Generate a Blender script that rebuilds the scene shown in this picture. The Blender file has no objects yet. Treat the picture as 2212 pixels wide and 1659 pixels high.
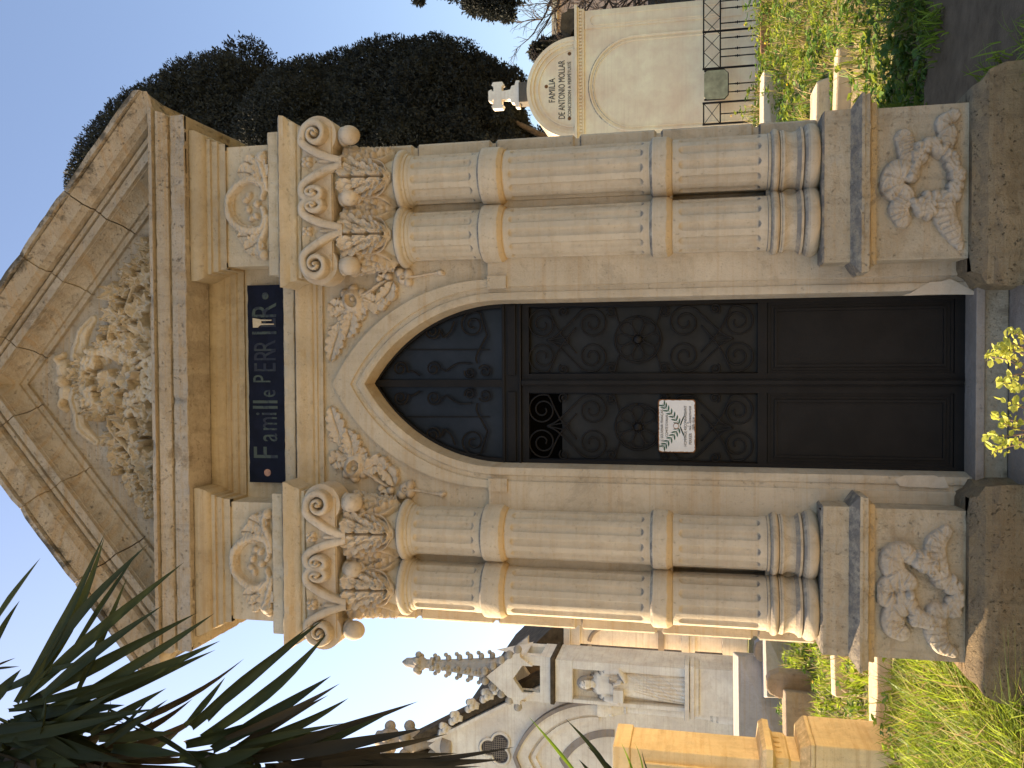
import bpy, bmesh, math, random
import numpy as np
from mathutils import Vector, Matrix
R = math.radians
random.seed(7); rng = np.random.default_rng(11)

# ---------------------------------------------------------------- camera, world, sun
S = bpy.context.scene
TH, PS = R(12.45), R(1.46)
CP = Vector((0.122, -4.8, 1.6))
FW = Vector((-math.sin(PS)*math.cos(TH), math.cos(PS)*math.cos(TH), math.sin(TH)))
RT = Vector((math.cos(PS), math.sin(PS), 0)); UP = RT.cross(FW)
cam = bpy.data.objects.new('camera', bpy.data.cameras.new('camera'))
S.collection.objects.link(cam)
# the photograph lies on its side: image right is world down, image up is world right
mx = Matrix((-UP, RT, -FW)).transposed().to_4x4(); mx.translation = CP
cam.matrix_world = mx
cam.data.sensor_width = 36; cam.data.lens = 36*1853/2212
cam.data.clip_start = 0.05; cam.data.clip_end = 3000
S.camera = cam
SUN_EL, SUN_AZ = R(32), math.atan2(-0.95, 0.31)      # azimuth from +Y towards +X
W = bpy.data.worlds.new('World'); S.world = W; W.use_nodes = True
wn = W.node_tree; sky = wn.nodes.new('ShaderNodeTexSky'); sky.sky_type = 'NISHITA'
sky.sun_disc = False; sky.sun_elevation = SUN_EL; sky.sun_rotation = SUN_AZ
sky.air_density = 1.1; sky.dust_density = 1.7; sky.ozone_density = 4.0
bg = wn.nodes['Background']; bg.inputs[1].default_value = 0.13
tint = wn.nodes.new('ShaderNodeMix'); tint.data_type = 'RGBA'; tint.blend_type = 'MULTIPLY'; tint.inputs[0].default_value = 1
tint.inputs[7].default_value = (.74, .82, .93, 1); wn.links.new(sky.outputs[0], tint.inputs[6]); wn.links.new(tint.outputs[2], bg.inputs[0])
sl = bpy.data.lights.new('sun', 'SUN'); sl.energy = 5.0; sl.angle = R(0.5); sl.color = (1, .90, .74)
so = bpy.data.objects.new('sun', sl); S.collection.objects.link(so)
sd = Vector((math.sin(SUN_AZ)*math.cos(SUN_EL), math.cos(SUN_AZ)*math.cos(SUN_EL), math.sin(SUN_EL)))
so.rotation_euler = sd.to_track_quat('Z', 'Y').to_euler()
S.view_settings.view_transform = 'Standard'; S.view_settings.look = 'None'
S.view_settings.exposure = 1.52; S.view_settings.gamma = 1
S.view_settings.use_white_balance = True; S.view_settings.white_balance_temperature = 8900; S.view_settings.white_balance_tint = 15
S.render.engine = 'CYCLES'; S.cycles.max_bounces = 8; S.cycles.diffuse_bounces = 5

def P(x, y, Y):
    "point of the vertical plane Y seen at (x, y) on a 2212 x 1659 copy of the photograph"
    d = FW + UP*((1106-x)/1853) + RT*((829.5-y)/1853)
    return CP + d*((Y-CP.y)/d.y)

# ---------------------------------------------------------------- object helpers
COL = S.collection
def tag(o, label=None, cat=None, group=None, kind=None):
    for k, v in (('label', label), ('category', cat), ('group', group), ('kind', kind)):
        if v: o[k] = v
    return o
def thing(name, label, cat, loc=(0, 0, 0), group=None):
    o = bpy.data.objects.new(name, None); o.empty_display_size = .2; COL.objects.link(o)
    o.location = loc
    return tag(o, label, cat, group)
def link(name, me, mat, parent=None, smooth=False):
    o = bpy.data.objects.new(name, me); COL.objects.link(o)
    for m in (mat if isinstance(mat, (list, tuple)) else [mat]): me.materials.append(m)
    if smooth: me.polygons.foreach_set('use_smooth', [True]*len(me.polygons)); 
    if parent:
        o.parent = parent; bpy.context.view_layer.update()
        M = parent.matrix_world
        if any(abs(v) > 1e-9 for v in M.translation): o.matrix_parent_inverse = M.inverted()
    return o
def raw(name, v, f, mat, parent=None, smooth=False):
    me = bpy.data.meshes.new(name); me.from_pydata([tuple(p) for p in v], [], [tuple(q) for q in f]); me.update()
    return link(name, me, mat, parent, smooth)
def fast(name, v, f, mat, parent=None, smooth=False, mi=None):
    "v (n,3) array, f (m,k) array of equal-sized faces"
    me = bpy.data.meshes.new(name); v = np.asarray(v, np.float32); f = np.asarray(f, np.int32); m, k = f.shape
    me.vertices.add(len(v)); me.vertices.foreach_set('co', v.ravel())
    me.loops.add(m*k); me.loops.foreach_set('vertex_index', f.ravel())
    me.polygons.add(m); me.polygons.foreach_set('loop_start', np.arange(m, dtype=np.int32)*k)
    if mi is not None: me.polygons.foreach_set('material_index', np.asarray(mi, np.int32))
    me.update(); me.validate()
    return link(name, me, mat, parent, smooth)
def auto(o, ang=35):
    me = o.data
    me.polygons.foreach_set('use_smooth', [True]*len(me.polygons)); me.set_sharp_from_angle(angle=R(ang)); return o

class MB:
    "collects shapes of one part"
    def __init__(s): s.v = []; s.f = []
    def add(s, v, f):
        n = len(s.v); s.v += [Vector(p) for p in v]; s.f += [[i+n for i in q] for q in f]; return s
    def box(s, x0, x1, y0, y1, z0, z1):
        return s.add([(x0,y0,z0),(x1,y0,z0),(x1,y1,z0),(x0,y1,z0),(x0,y0,z1),(x1,y0,z1),(x1,y1,z1),(x0,y1,z1)],
              [(0,3,2,1),(4,5,6,7),(0,1,5,4),(1,2,6,5),(2,3,7,6),(3,0,4,7)])
    def prism(s, pts, y0, y1):
        "outline [(x,z)] extruded along Y"
        n = len(pts)
        return s.add([(x,y0,z) for x,z in pts]+[(x,y1,z) for x,z in pts],
              [list(range(n)), list(range(2*n-1,n-1,-1))]+[(i,(i+1)%n,n+(i+1)%n,n+i) for i in range(n)])
    def tube(s, pts, r, n=6, cap=True):
        pts = [Vector(p) for p in pts]; m = len(pts)
        rr = r if isinstance(r, (list, tuple)) else [r]*m
        v = []; up = None
        for i, p in enumerate(pts):
            t = (pts[min(i+1,m-1)]-pts[max(i-1,0)]).normalized()
            if up is None: up = t.orthogonal().normalized()
            up = (up - t*up.dot(t)); up = up.normalized() if up.length > 1e-6 else t.orthogonal().normalized()
            b = t.cross(up)
            for k in range(n):
                a = 2*math.pi*k/n; v.append(p+(up*math.cos(a)+b*math.sin(a))*rr[i])
        f = [(i*n+k, i*n+(k+1)%n, (i+1)*n+(k+1)%n, (i+1)*n+k) for i in range(m-1) for k in range(n)]
        if cap: f += [list(range(n))[::-1], list(range((m-1)*n, m*n))]
        return s.add(v, f)
    def lathe(s, prof, c, n=32, a0=0, a1=360, sx=1, sy=1):
        "prof [(r,z)]"
        full = abs(a1-a0) >= 360; m = n if full else n+1
        v = [(c[0]+r*sx*math.cos(R(a0+(a1-a0)*k/n)), c[1]+r*sy*math.sin(R(a0+(a1-a0)*k/n)), c[2]+z) for r, z in prof for k in range(m)]
        f = [(i*m+k, i*m+(k+1)%m, (i+1)*m+(k+1)%m, (i+1)*m+k) for i in range(len(prof)-1) for k in range(m if full else n)]
        return s.add(v, f)
    def ball(s, c, r, n=16, sc=(1,1,1)):
        pr = [(max(1e-4, math.sin(math.pi*i/n)), -math.cos(math.pi*i/n)) for i in range(n+1)]
        k = len(s.v); s.lathe([(a*r, b*r) for a, b in pr], (0,0,0), n*2 if n < 10 else n)
        for i in range(k, len(s.v)): s.v[i] = Vector((s.v[i].x*sc[0]+c[0], s.v[i].y*sc[1]+c[1], s.v[i].z*sc[2]+c[2]))
        return s
    def sweep(s, prof, path, caps=True, wear=0):
        "prof [(projection, z)], path [(x,y)] in plan; projection goes to the right-hand side of the path"
        base_ = path
        if wear:
            path = []
            for (xa, ya), (xb, yb) in zip(base_[:-1], base_[1:]):
                n_ = max(1, int(math.hypot(xb-xa, yb-ya)/.022)) if min(ya, yb) < .3 else 2
                path += [(xa+(xb-xa)*q/n_, ya+(yb-ya)*q/n_) for q in range(n_)]
            path.append(base_[-1]); wr = random.Random(int(prof[0][1]*1000))
        m = len(path); pp = [Vector((a, b)) for a, b in path]; off = []
        for i in range(m):
            ns = []
            if i > 0: d = (pp[i]-pp[i-1]).normalized(); ns.append(Vector((d.y, -d.x)))
            if i < m-1: d = (pp[i+1]-pp[i]).normalized(); ns.append(Vector((d.y, -d.x)))
            nn = ns[0] if len(ns) == 1 else (ns[0]+ns[1])/(1+ns[0].dot(ns[1]))
            off.append(nn)
        k = len(prof)
        v = [(pp[i].x+off[i].x*p, pp[i].y+off[i].y*p, z) for i in range(m) for p, z in prof]
        if wear:
            out = []; ci = [0]*k; cd = [0]*k
            for i in range(m):
                for j, (p, z) in enumerate(prof):
                    if ci[j] <= 0 and wr.random() < .035: ci[j] = wr.randint(1, 4); cd[j] = wear*wr.uniform(1.5, 4.5)
                    e = wear*wr.uniform(-.5, .7)+(cd[j] if ci[j] > 0 else 0); ci[j] -= 1
                    if p < -.05: e = 0
                    out.append((pp[i].x+off[i].x*(p-e), pp[i].y+off[i].y*(p-e), z+(wear*wr.uniform(-.5, .5) if e else 0)))
            v = out
        f = [(i*k+j, (i+1)*k+j, (i+1)*k+j+1, i*k+j+1) for i in range(m-1) for j in range(k-1)]
        if caps: f += [list(range(k)), list(range((m-1)*k, m*k))[::-1]]
        return s.add(v, f)
    def build(s, name, mat, parent=None, smooth=False, bevel=0, ang=None):
        o = raw(name, s.v, s.f, mat, parent, smooth)
        if ang: auto(o, ang)
        if bevel:
            b = o.modifiers.new('bevel', 'BEVEL'); b.width = bevel; b.segments = 2; b.limit_method = 'ANGLE'; b.angle_limit = R(40)
        return o

def fixn(o):
    bm = bmesh.new(); bm.from_mesh(o.data); bmesh.ops.recalc_face_normals(bm, faces=bm.faces); bm.to_mesh(o.data); bm.free(); return o

# ---------------------------------------------------------------- materials
def nodes(name):
    m = bpy.data.materials.new(name); m.use_nodes = True; t = m.node_tree
    return m, t, t.nodes['Principled BSDF'], lambda ty, **k: _n(t, ty, k)
def _n(t, ty, k):
    n = t.nodes.new(ty)
    for a, b in k.items():
        if a.startswith('i_'): n.inputs[a[2:].replace('_', ' ')].default_value = b
        else: setattr(n, a, b)
    return n
def ramp(t, src, stops):
    r = t.nodes.new('ShaderNodeValToRGB'); e = r.color_ramp.elements
    while len(e) > 1: e.remove(e[0])
    e[0].position = stops[0][0]; c = stops[0][1]; e[0].color = (*c, 1) if isinstance(c, tuple) else (c, c, c, 1)
    for p, c in stops[1:]:
        q = e.new(p); q.color = (*c, 1) if isinstance(c, tuple) else (c, c, c, 1)
    t.links.new(src, r.inputs[0]); return r.outputs[0]
def mixc(t, fac, a, b, mode='MIX'):
    m = t.nodes.new('ShaderNodeMix'); m.data_type = 'RGBA'; m.blend_type = mode
    for s, v in ((m.inputs[0], fac), (m.inputs[6], a), (m.inputs[7], b)):
        if hasattr(v, 'links'): t.links.new(v, s)
        elif isinstance(v, tuple): s.default_value = (*v, 1)
        else: s.default_value = v
    return m.outputs[2]
def mapped(t, scale=(1,1,1)):
    tc = t.nodes.new('ShaderNodeTexCoord'); mp = t.nodes.new('ShaderNodeMapping'); mp.inputs['Scale'].default_value = scale
    t.links.new(tc.outputs['Object'], mp.inputs[0]); return mp.outputs[0]
def noise(t, vec, scale, detail=6, rough=.6, dist=0):
    n = t.nodes.new('ShaderNodeTexNoise'); n.inputs['Scale'].default_value = scale; n.inputs['Detail'].default_value = detail
    n.inputs['Roughness'].default_value = rough; n.inputs['Distortion'].default_value = dist
    t.links.new(vec, n.inputs['Vector']); return n.outputs['Fac']
def mult(t, a, b, op='MULTIPLY'):
    m = t.nodes.new('ShaderNodeMath'); m.operation = op
    for s, v in ((m.inputs[0], a), (m.inputs[1], b)):
        if hasattr(v, 'links'): t.links.new(v, s)
        else: s.default_value = v
    return m.outputs[0]

def stone(name, base, warm=(.46,.29,.14), dark=(.10,.095,.09), pale=None, lichen=.9, stain=.5, grain=1.0, pits=.35, streak=.5, bands=(), edge=False):
    m, t, b, N = nodes(name); v = mapped(t)
    pale = pale or tuple(min(1, c*1.16) for c in base)
    c = mixc(t, ramp(t, noise(t, v, 1.7, 8, .62), [(.35, 0.), (.68, 1.)]), tuple(c*.84 for c in base), pale)
    c = mixc(t, mult(t, ramp(t, noise(t, mapped(t, (1,1,1.6)), 7, 7, .7, .6), [(.48, 0.), (.62, 1.)]), .42*stain+.12), c, tuple(q*w_ for q, w_ in zip(base, (.74,.68,.60))))
    # ochre wash that ran along the mouldings
    hv = mapped(t, (.30, 1, 16)); wv = ramp(t, noise(t, hv, 1.5, 8, .7), [(.50, 0.), (.60, .55), (.70, 1.)])
    c = mixc(t, mult(t, wv, streak), c, warm)
    for z0, z1 in bands:      # ochre slip painted along one edge
        s3 = t.nodes.new('ShaderNodeSeparateXYZ'); t.links.new(v, s3.inputs[0])
        zz = mult(t, mult(t, mult(t, s3.outputs[2], (z0+z1)/2, 'SUBTRACT'), 0, 'ADD'), 1/(z1-z0))
        zz = mult(t, zz, mult(t, mult(t, noise(t, v, 7, 5), .5, 'SUBTRACT'), .8), 'ADD')
        k_ = ramp(t, mult(t, mult(t, zz, 1, 'MULTIPLY'), .5, 'ADD'), [(.0, 0.), (.14, 1.), (.86, 1.), (1., 0.)])
        c = mixc(t, mult(t, k_, .75), c, (.58,.40,.20))
    # vertical dirty runs
    vv = mapped(t, (11, 11, .55)); rv = ramp(t, noise(t, vv, 1.4, 7, .7), [(.52, 0.), (.70, 1.)])
    c = mixc(t, mult(t, rv, stain*.5), c, tuple(c_*.5 for c_ in base))
    # grime blotches with ragged edges
    g = ramp(t, noise(t, v, 4.2, 10, .78, .5), [(.555, 0.), (.63, 1.)])
    c = mixc(t, mult(t, g, stain*.62), c, tuple(c_*w_ for c_, w_ in zip(base, (.46,.43,.40))))
    if edge:      # black crust that creeps in from the upper rim of the gable stones
        s3 = t.nodes.new('ShaderNodeSeparateXYZ'); t.links.new(v, s3.inputs[0])
        gg = mult(t, mult(t, mult(t, s3.outputs[0], 0, 'ADD'), 0, 'ADD'), 1); ab = t.nodes.new('ShaderNodeMath'); ab.operation = 'ABSOLUTE'; t.links.new(gg, ab.inputs[0])
        gg = mult(t, mult(t, ab.outputs[0], .86), s3.outputs[2], 'ADD'); gg = mult(t, mult(t, gg, 6.20, 'SUBTRACT'), 3.2)
        gg = mult(t, gg, mult(t, mult(t, noise(t, v, 3.2, 9, .75, .4), .5, 'SUBTRACT'), 2.6), 'ADD')
        c = mixc(t, mult(t, ramp(t, gg, [(.22, 0.), (.42, 1.)]), .88), c, (.085,.078,.066))
    # pale scabs where the skin flaked off
    g2 = ramp(t, noise(t, v, 6.5, 9, .75, .3), [(.63, 0.), (.66, 1.)])
    c = mixc(t, mult(t, g2, stain*.5), c, tuple(min(1, c_*w_) for c_, w_ in zip(base, (1.22,1.2,1.2))))
    # specks
    sp = ramp(t, noise(t, v, 48, 5, .75), [(.60, 0.), (.68, 1.)])
    c = mixc(t, mult(t, sp, pits), c, tuple(c_*.38 for c_ in base))
    # black lichen that grows on faces turned to the sky
    geo = t.nodes.new('ShaderNodeNewGeometry'); sx = t.nodes.new('ShaderNodeSeparateXYZ'); t.links.new(geo.outputs['True Normal'], sx.inputs[0])
    upn = ramp(t, sx.outputs[2], [(.25, 0.), (.6, 1.)])
    lf = ramp(t, noise(t, v, 14, 9, .75), [(.34, 0.), (.56, 1.)])
    c = mixc(t, mult(t, mult(t, upn, lf), lichen), c, dark)
    t.links.new(c, b.inputs['Base Color']); b.inputs['Roughness'].default_value = .93; b.inputs['Specular IOR Level'].default_value = .15
    h = mult(t, mult(t, noise(t, v, 10, 9, .7), .8), mult(t, noise(t, v, 75, 6, .75), .5), 'ADD')
    h = mult(t, h, mult(t, sp, -.6*pits), 'ADD')
    bp = N('ShaderNodeBump'); bp.inputs['Strength'].default_value = min(1, .8*grain); bp.inputs['Distance'].default_value = .014*max(1, grain)
    t.links.new(h, bp.inputs['Height']); t.links.new(bp.outputs[0], b.inputs['Normal'])
    return m
M = {}
SB = (.555,.468,.345)
M['stone'] = stone('cream limestone', SB, stain=.42, streak=.45)
M['stone_col'] = stone('column limestone', dark=(.17,.15,.13), base=(.57,.487,.365), stain=.32, streak=.28, bands=((2.676,2.712),(1.748,1.786)))
M['stone_top'] = stone('weathered cornice limestone', (.48,.41,.33), edge=True, stain=1.0, streak=.75, pits=.55, dark=(.055,.05,.045), grain=1.4)
M['stone_ochre'] = stone('ochre toned limestone', (.46,.375,.265), warm=(.38,.25,.13), streak=.7, stain=.5)  # browner base with stronger ochre streaks
M['stone_relief'] = stone('carved limestone', (.59,.49,.37), streak=.25, stain=.5, lichen=.3)
M['low_relief'] = stone('dirty carved limestone', (.52,.44,.335), stain=.8, pits=.3, grain=1.2, streak=.2, lichen=.22, dark=(.22,.19,.16))
M['base_stone'] = stone('column base limestone', (.55,.46,.335), stain=.6, pits=.2, grain=1.0, streak=.35, lichen=.75, dark=(.19,.17,.15))
M['spire_stone'] = stone('weathered spire stone', (.50,.44,.37), stain=.8, lichen=.6, dark=(.10,.09,.08))
M['tufa'] = stone('porous brown stone', (.37,.27,.155), warm=(.24,.15,.08), dark=(.15,.12,.09), stain=1.0, grain=2.6, pits=1.0, lichen=.5)
M['stone_low'] = stone('dirty limestone', dark=(.17,.15,.13), base=(.52,.435,.31), stain=1.0, pits=.38, grain=1.5, streak=.4, bands=((.742,.777),))
M['white_stone'] = stone('pale chapel stone', (.90,.79,.67), stain=.30, streak=.3, dark=(.06,.055,.05), grain=.7)
M['plaster'] = stone('smooth cream plaster', (.99,.75,.53), stain=.03, streak=.12, grain=.3, pits=.03)
M['yellow_stone'] = stone('golden sandstone', (.84,.66,.40), warm=(.60,.38,.16), stain=.4, lichen=.5, dark=(.25,.19,.10))
M['marble'] = stone('worn step stone', (.40,.33,.265), stain=.7, lichen=.3, streak=.4)
M['grey_marble'] = stone('grey marble', (.45,.41,.37), stain=.4, lichen=.0)
M['slab'] = stone('pale slab', (.62,.51,.38), stain=.5, lichen=.0)
M['old_slab'] = stone('brown headstone', (.42,.32,.23), stain=.9, grain=1.5, lichen=.2)
M['arch_grey'] = stone('grey stained stone', (.34,.29,.26), stain=.5)

def plain(name, col, rough=.6, metal=0, var=.0, vs=8, spec=.5, bump=0):
    m, t, b, N = nodes(name); b.inputs['Roughness'].default_value = rough; b.inputs['Metallic'].default_value = metal
    b.inputs['Specular IOR Level'].default_value = spec; v = mapped(t)
    f = noise(t, v, vs, 7, .65)
    t.links.new(mixc(t, ramp(t, f, [(.35, 0.), (.7, 1.)]), tuple(c*(1-var) for c in col), tuple(min(1, c*(1+var)) for c in col)), b.inputs['Base Color'])
    if bump:
        bp = N('ShaderNodeBump'); bp.inputs['Strength'].default_value = bump; bp.inputs['Distance'].default_value = .01
        t.links.new(noise(t, v, vs*6, 5, .7), bp.inputs['Height']); t.links.new(bp.outputs[0], b.inputs['Normal'])
    return m
M['door'] = plain('dark painted door', (.0085,.0075,.0070), .6, var=.35, vs=5, spec=.22, bump=.2)
M['iron'] = plain('black wrought iron', (.0085,.0075,.0070), .55, .1, .3, 14, spec=.25)
M['glass'] = plain('dusty dark glass', (.0095,.012,.0165), .38, 0, .7, 4, spec=.30)
M['glass2'] = plain('dusty grey pane', (.0120,.0120,.0122), .45, 0, .75, 5, spec=.26)
M['navy'] = plain('navy painted board', (.0045,.0065,.0165), .6, 0, .4, 10, spec=.15)
M['wood_edge'] = plain('raw board edge', (.36,.26,.16), .9, 0, .3, 20)
M['black'] = plain('dark letter paint', (.05,.045,.04), .8, 0, .3, 12)
M['rust'] = plain('rust', (.22,.09,.03), .9, 0, .5, 40)
M['putty'] = plain('dried putty', (.50,.42,.30), .8, 0, .2, 30)
M['enamel'] = plain('white enamel', (.72,.72,.70), .3, 0, .06, 6)
M['laurel'] = plain('green enamel', (.008,.075,.042), .35, 0, .3, 30)
M['brown'] = plain('brown enamel', (.40,.20,.12), .4, 0, .3, 40)
M['bark'] = plain('grey bark', (.13,.10,.08), .95, 0, .4, 10, bump=.8)
M['pinkwall'] = plain('pink plaster', (.62,.45,.36), .95, 0, .12, 2)
M['gravel'] = plain('pale gravel for bounce light', (.50,.39,.26), .98, 0, .2, 12, spec=.1, bump=.9)
M['brick'] = plain('red brick', (.33,.16,.09), .95, 0, .25, 9, bump=.3)
M['conc'] = plain('brown earth path', (.17,.115,.072), .97, 0, .25, 6, spec=.1, bump=.9)
M['roofdark'] = plain('dark roof', (.10,.072,.045), .97, 0, .45, 6, spec=.1, bump=.5)
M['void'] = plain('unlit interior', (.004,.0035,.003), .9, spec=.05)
M['mesh'] = plain('dark wire mesh', (.06,.05,.05), .8)

def faded(name, col, back, th=.5):
    "letter paint flaking off to the board colour"
    m, t, b, N = nodes(name); v = mapped(t)
    f = ramp(t, noise(t, v, 16, 6, .7), [(th-.04, 1.), (th+.04, 0.)])
    t.links.new(mixc(t, f, back, col), b.inputs['Base Color']); b.inputs['Roughness'].default_value = .6; return m
M['gold'] = faded('worn green-gold letters', (.040,.058,.044), (.008,.011,.020), .53)
M['gold_faint'] = faded('nearly lost letters', (.022,.028,.026), (.0055,.0075,.017), .44)

def leafmat(name, a, b_, trans=.35, rough=.5, isl=True, sc=1.2):
    m, t, b, N = nodes(name); v = mapped(t)
    if isl:
        g = t.nodes.new('ShaderNodeNewGeometry'); r = g.outputs['Random Per Island']
    else: r = noise(t, v, 8, 5)
    f = mult(t, mult(t, r, .55), mult(t, ramp(t, noise(t, v, sc, 4), [(.35, 0.), (.65, 1.)]), .45), 'ADD')
    c = mixc(t, f, a, b_)
    b.inputs['Roughness'].default_value = rough; b.inputs['Specular IOR Level'].default_value = .18
    t.links.new(c, b.inputs['Base Color'])
    tr = t.nodes.new('ShaderNodeBsdfTranslucent'); t.links.new(c, tr.inputs[0])
    mx_ = t.nodes.new('ShaderNodeMixShader'); mx_.inputs[0].default_value = trans
    t.links.new(b.outputs[0], mx_.inputs[1]); t.links.new(tr.outputs[0], mx_.inputs[2])
    t.links.new(mx_.outputs[0], t.nodes['Material Output'].inputs[0]); return m
M['cypress'] = leafmat('cypress foliage', (.022,.024,.024), (.052,.056,.045), .10, .75, sc=1.4)
M['grass'] = leafmat('green grass', (.09,.15,.020), (.34,.40,.06), .55)
M['patch'] = stone('pale repair plaster', (.60,.51,.39), stain=.6, streak=.1, grain=.6, pits=.05)
M['grass_bright'] = leafmat('bright spring grass', (.16,.30,.02), (.42,.50,.08), .5)
M['straw'] = leafmat('dry straw', (.34,.24,.12), (.52,.42,.22), .35)
M['weed'] = leafmat('broad weed leaves', (.05,.13,.02), (.17,.28,.07), .35)
M['yucca'] = leafmat('yucca leaf', (.018,.026,.012), (.046,.060,.022), .14, .58)
M['yucca_dry'] = leafmat('dry yucca leaf', (.020,.018,.012), (.060,.048,.030), .08, .85)
M['yucca_lit'] = leafmat('sunlit yucca leaf', (.14,.25,.02), (.24,.36,.04), .5, .4)  # brighter copy of the yucca leaf, sunlight put into its green
M['shrub'] = leafmat('yellow green shrub leaf', (.30,.36,.05), (.62,.62,.16), .4, .45)
M['notice'] = plain('green stained stone', (.36,.34,.22), .95, 0, .35, 5)
M['bare'] = plain('dark twig bark', (.085,.065,.055), .95, 0, .3, 20)
M['twig'] = plain('twig bark', (.20,.14,.11), .95, 0, .3, 30)
M['flower'] = plain('yellow petals', (.75,.42,.02), .7)

def ground_mat():
    m, t, b, N = nodes('grassy soil'); v = mapped(t)
    c = mixc(t, ramp(t, noise(t, v, 2.2, 8, .65), [(.4, 0.), (.62, 1.)]), (.26,.20,.12), (.14,.17,.05))
    c = mixc(t, ramp(t, noise(t, v, 11, 6, .7), [(.5, 0.), (.7, 1.)]), c, (.38,.30,.18))
    t.links.new(c, b.inputs['Base Color']); b.inputs['Roughness'].default_value = 1
    bp = N('ShaderNodeBump'); bp.inputs['Strength'].default_value = 1; bp.inputs['Distance'].default_value = .05
    t.links.new(noise(t, v, 12, 8, .7), bp.inputs['Height']); t.links.new(bp.outputs[0], b.inputs['Normal'])
    return m
M['ground'] = ground_mat()

# ---------------------------------------------------------------- carved relief on a height field
class Relief:
    def __init__(s, x0, x1, z0, z1, st):
        s.st = st; s.nx = int(round((x1-x0)/st))+1; s.nz = int(round((z1-z0)/st))+1
        s.x = x0+np.arange(s.nx)*st; s.z = z0+np.arange(s.nz)*st
        s.X, s.Z = np.meshgrid(s.x, s.z, indexing='ij'); s.H = np.zeros_like(s.X)
    def win(s, a, b, c, d):
        i0 = max(0, int((a-s.x[0])/s.st)-1); i1 = min(s.nx, int((b-s.x[0])/s.st)+3)
        j0 = max(0, int((c-s.z[0])/s.st)-1); j1 = min(s.nz, int((d-s.z[0])/s.st)+3)
        return (slice(i0, max(i0, i1)), slice(j0, max(j0, j1)))
    def put(s, w, h, mode='max'):
        if mode == 'max': s.H[w] = np.maximum(s.H[w], h)
        elif mode == 'sub': s.H[w] = np.maximum(0, s.H[w]-h)
        else: s.H[w] = np.where(h > 0, s.H[w]*.35+h, s.H[w])
    def seg(s, a, b, wa, wb, ha, hb, mode='max', flat=.5):
        mw = max(wa, wb); w = s.win(min(a[0],b[0])-mw, max(a[0],b[0])+mw, min(a[1],b[1])-mw, max(a[1],b[1])+mw)
        X, Z = s.X[w], s.Z[w]
        if X.size == 0: return
        dx, dz = b[0]-a[0], b[1]-a[1]; L = dx*dx+dz*dz+1e-12
        t = np.clip(((X-a[0])*dx+(Z-a[1])*dz)/L, 0, 1); d = np.hypot(X-a[0]-t*dx, Z-a[1]-t*dz)
        ww = wa+(wb-wa)*t; hh = ha+(hb-ha)*t; q = np.clip(1-(d/ww)**2, 0, 1)
        s.put(w, hh*q**flat, mode)
    def shield(s, zb, zt, hw, h0, h1, sc=10, amp=.07, cut=.3, k=9, gr=.007, p=2.2, cx=0):
        w = s.win(cx-hw*1.2, cx+hw*1.2, zb, zt); X, Z = s.X[w]-cx, s.Z[w]; t = np.clip((Z-zb)/(zt-zb), 0, 1)
        o = hw*np.clip(1-(1-t)**p, 0, 1)**.5*(1+amp*np.abs(np.sin(t*sc))*(t > cut)); top = zt-.35*amp*hw-amp*hw*1.6*np.abs(np.cos(X/hw*5.2))
        q = np.clip((o-np.abs(X))/.010, 0, 1)*np.clip((top-Z)/.010, 0, 1); ph = np.arctan2(np.abs(X), Z-zb+.02)
        h = h0+(h1-h0)*t**1.6-gr*np.abs(np.sin(ph*k))*(t > .15)+.010*(1-(X/hw)**2)
        s.H[w] = np.where(q > 0, np.maximum(s.H[w], h*q**.5), s.H[w])
    def stroke(s, pts, w, h, mode='max', flat=.5):
        if mode == 'sub':
            keep = s.H; s.H = np.zeros_like(keep); s.stroke(pts, w, h, 'max', flat); s.H = np.where(s.H > 0, np.maximum(.002*(keep > 0), keep-s.H), keep); return
        n = len(pts)
        W_ = w if isinstance(w, (list, tuple)) else [w]*n; H_ = h if isinstance(h, (list, tuple)) else [h]*n
        if len(W_) != n: W_ = list(np.interp(np.linspace(0, 1, n), np.linspace(0, 1, len(W_)), W_))
        if len(H_) != n: H_ = list(np.interp(np.linspace(0, 1, n), np.linspace(0, 1, len(H_)), H_))
        for i in range(n-1): s.seg(pts[i], pts[i+1], W_[i], W_[i+1], H_[i], H_[i+1], mode, flat)
    def ball(s, x, z, r, h=None, mode='max', e=1, ang=0, lift=0):
        h = h or r; m = r*max(1, e); w = s.win(x-m, x+m, z-m, z+m); X, Z = s.X[w]-x, s.Z[w]-z
        c, n = math.cos(ang), math.sin(ang); u = (X*c+Z*n)/e; v = -X*n+Z*c
        q = np.clip(1-(u*u+v*v)/(r*r), 0, 1); s.put(w, np.where(q > 0, lift+h*np.sqrt(q), 0), mode)
    def ivy(s, x, z, r, ang, h, tilt=(0, 0), lobes=5, dep=.5):
        w = s.win(x-r, x+r, z-r, z+r); X, Z = s.X[w]-x, s.Z[w]-z; rr = np.hypot(X, Z); ph = np.arctan2(Z, X)-ang
        ph = (ph+np.pi) % (2*np.pi)-np.pi; R_ = np.full_like(rr, r*(1-dep))
        ks = [(0, 1.), (1.05, .86), (-1.05, .86), (2.15, .66), (-2.15, .66)][:lobes]
        rid = np.zeros_like(rr)
        for a, l in ks:
            d = np.abs((ph-a+np.pi) % (2*np.pi)-np.pi); R_ = np.maximum(R_, r*l*np.clip(1-d*1.25, 0, 1)**.8)
            rid = np.maximum(rid, np.clip(1-(rr*np.sin(np.clip(d, 0, 1.5)))/(r*.22), 0, 1)*(d < 1))
        q = np.clip((R_-rr)/(r*.14), 0, 1)
        hh = h*(.72+.35*(rr/r))+tilt[0]*X+tilt[1]*Z-h*.30*rid*(rr < .85*R_)
        s.put(w, np.where(q > 0, np.maximum(hh, .2*h)*q**.4, 0))
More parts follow.
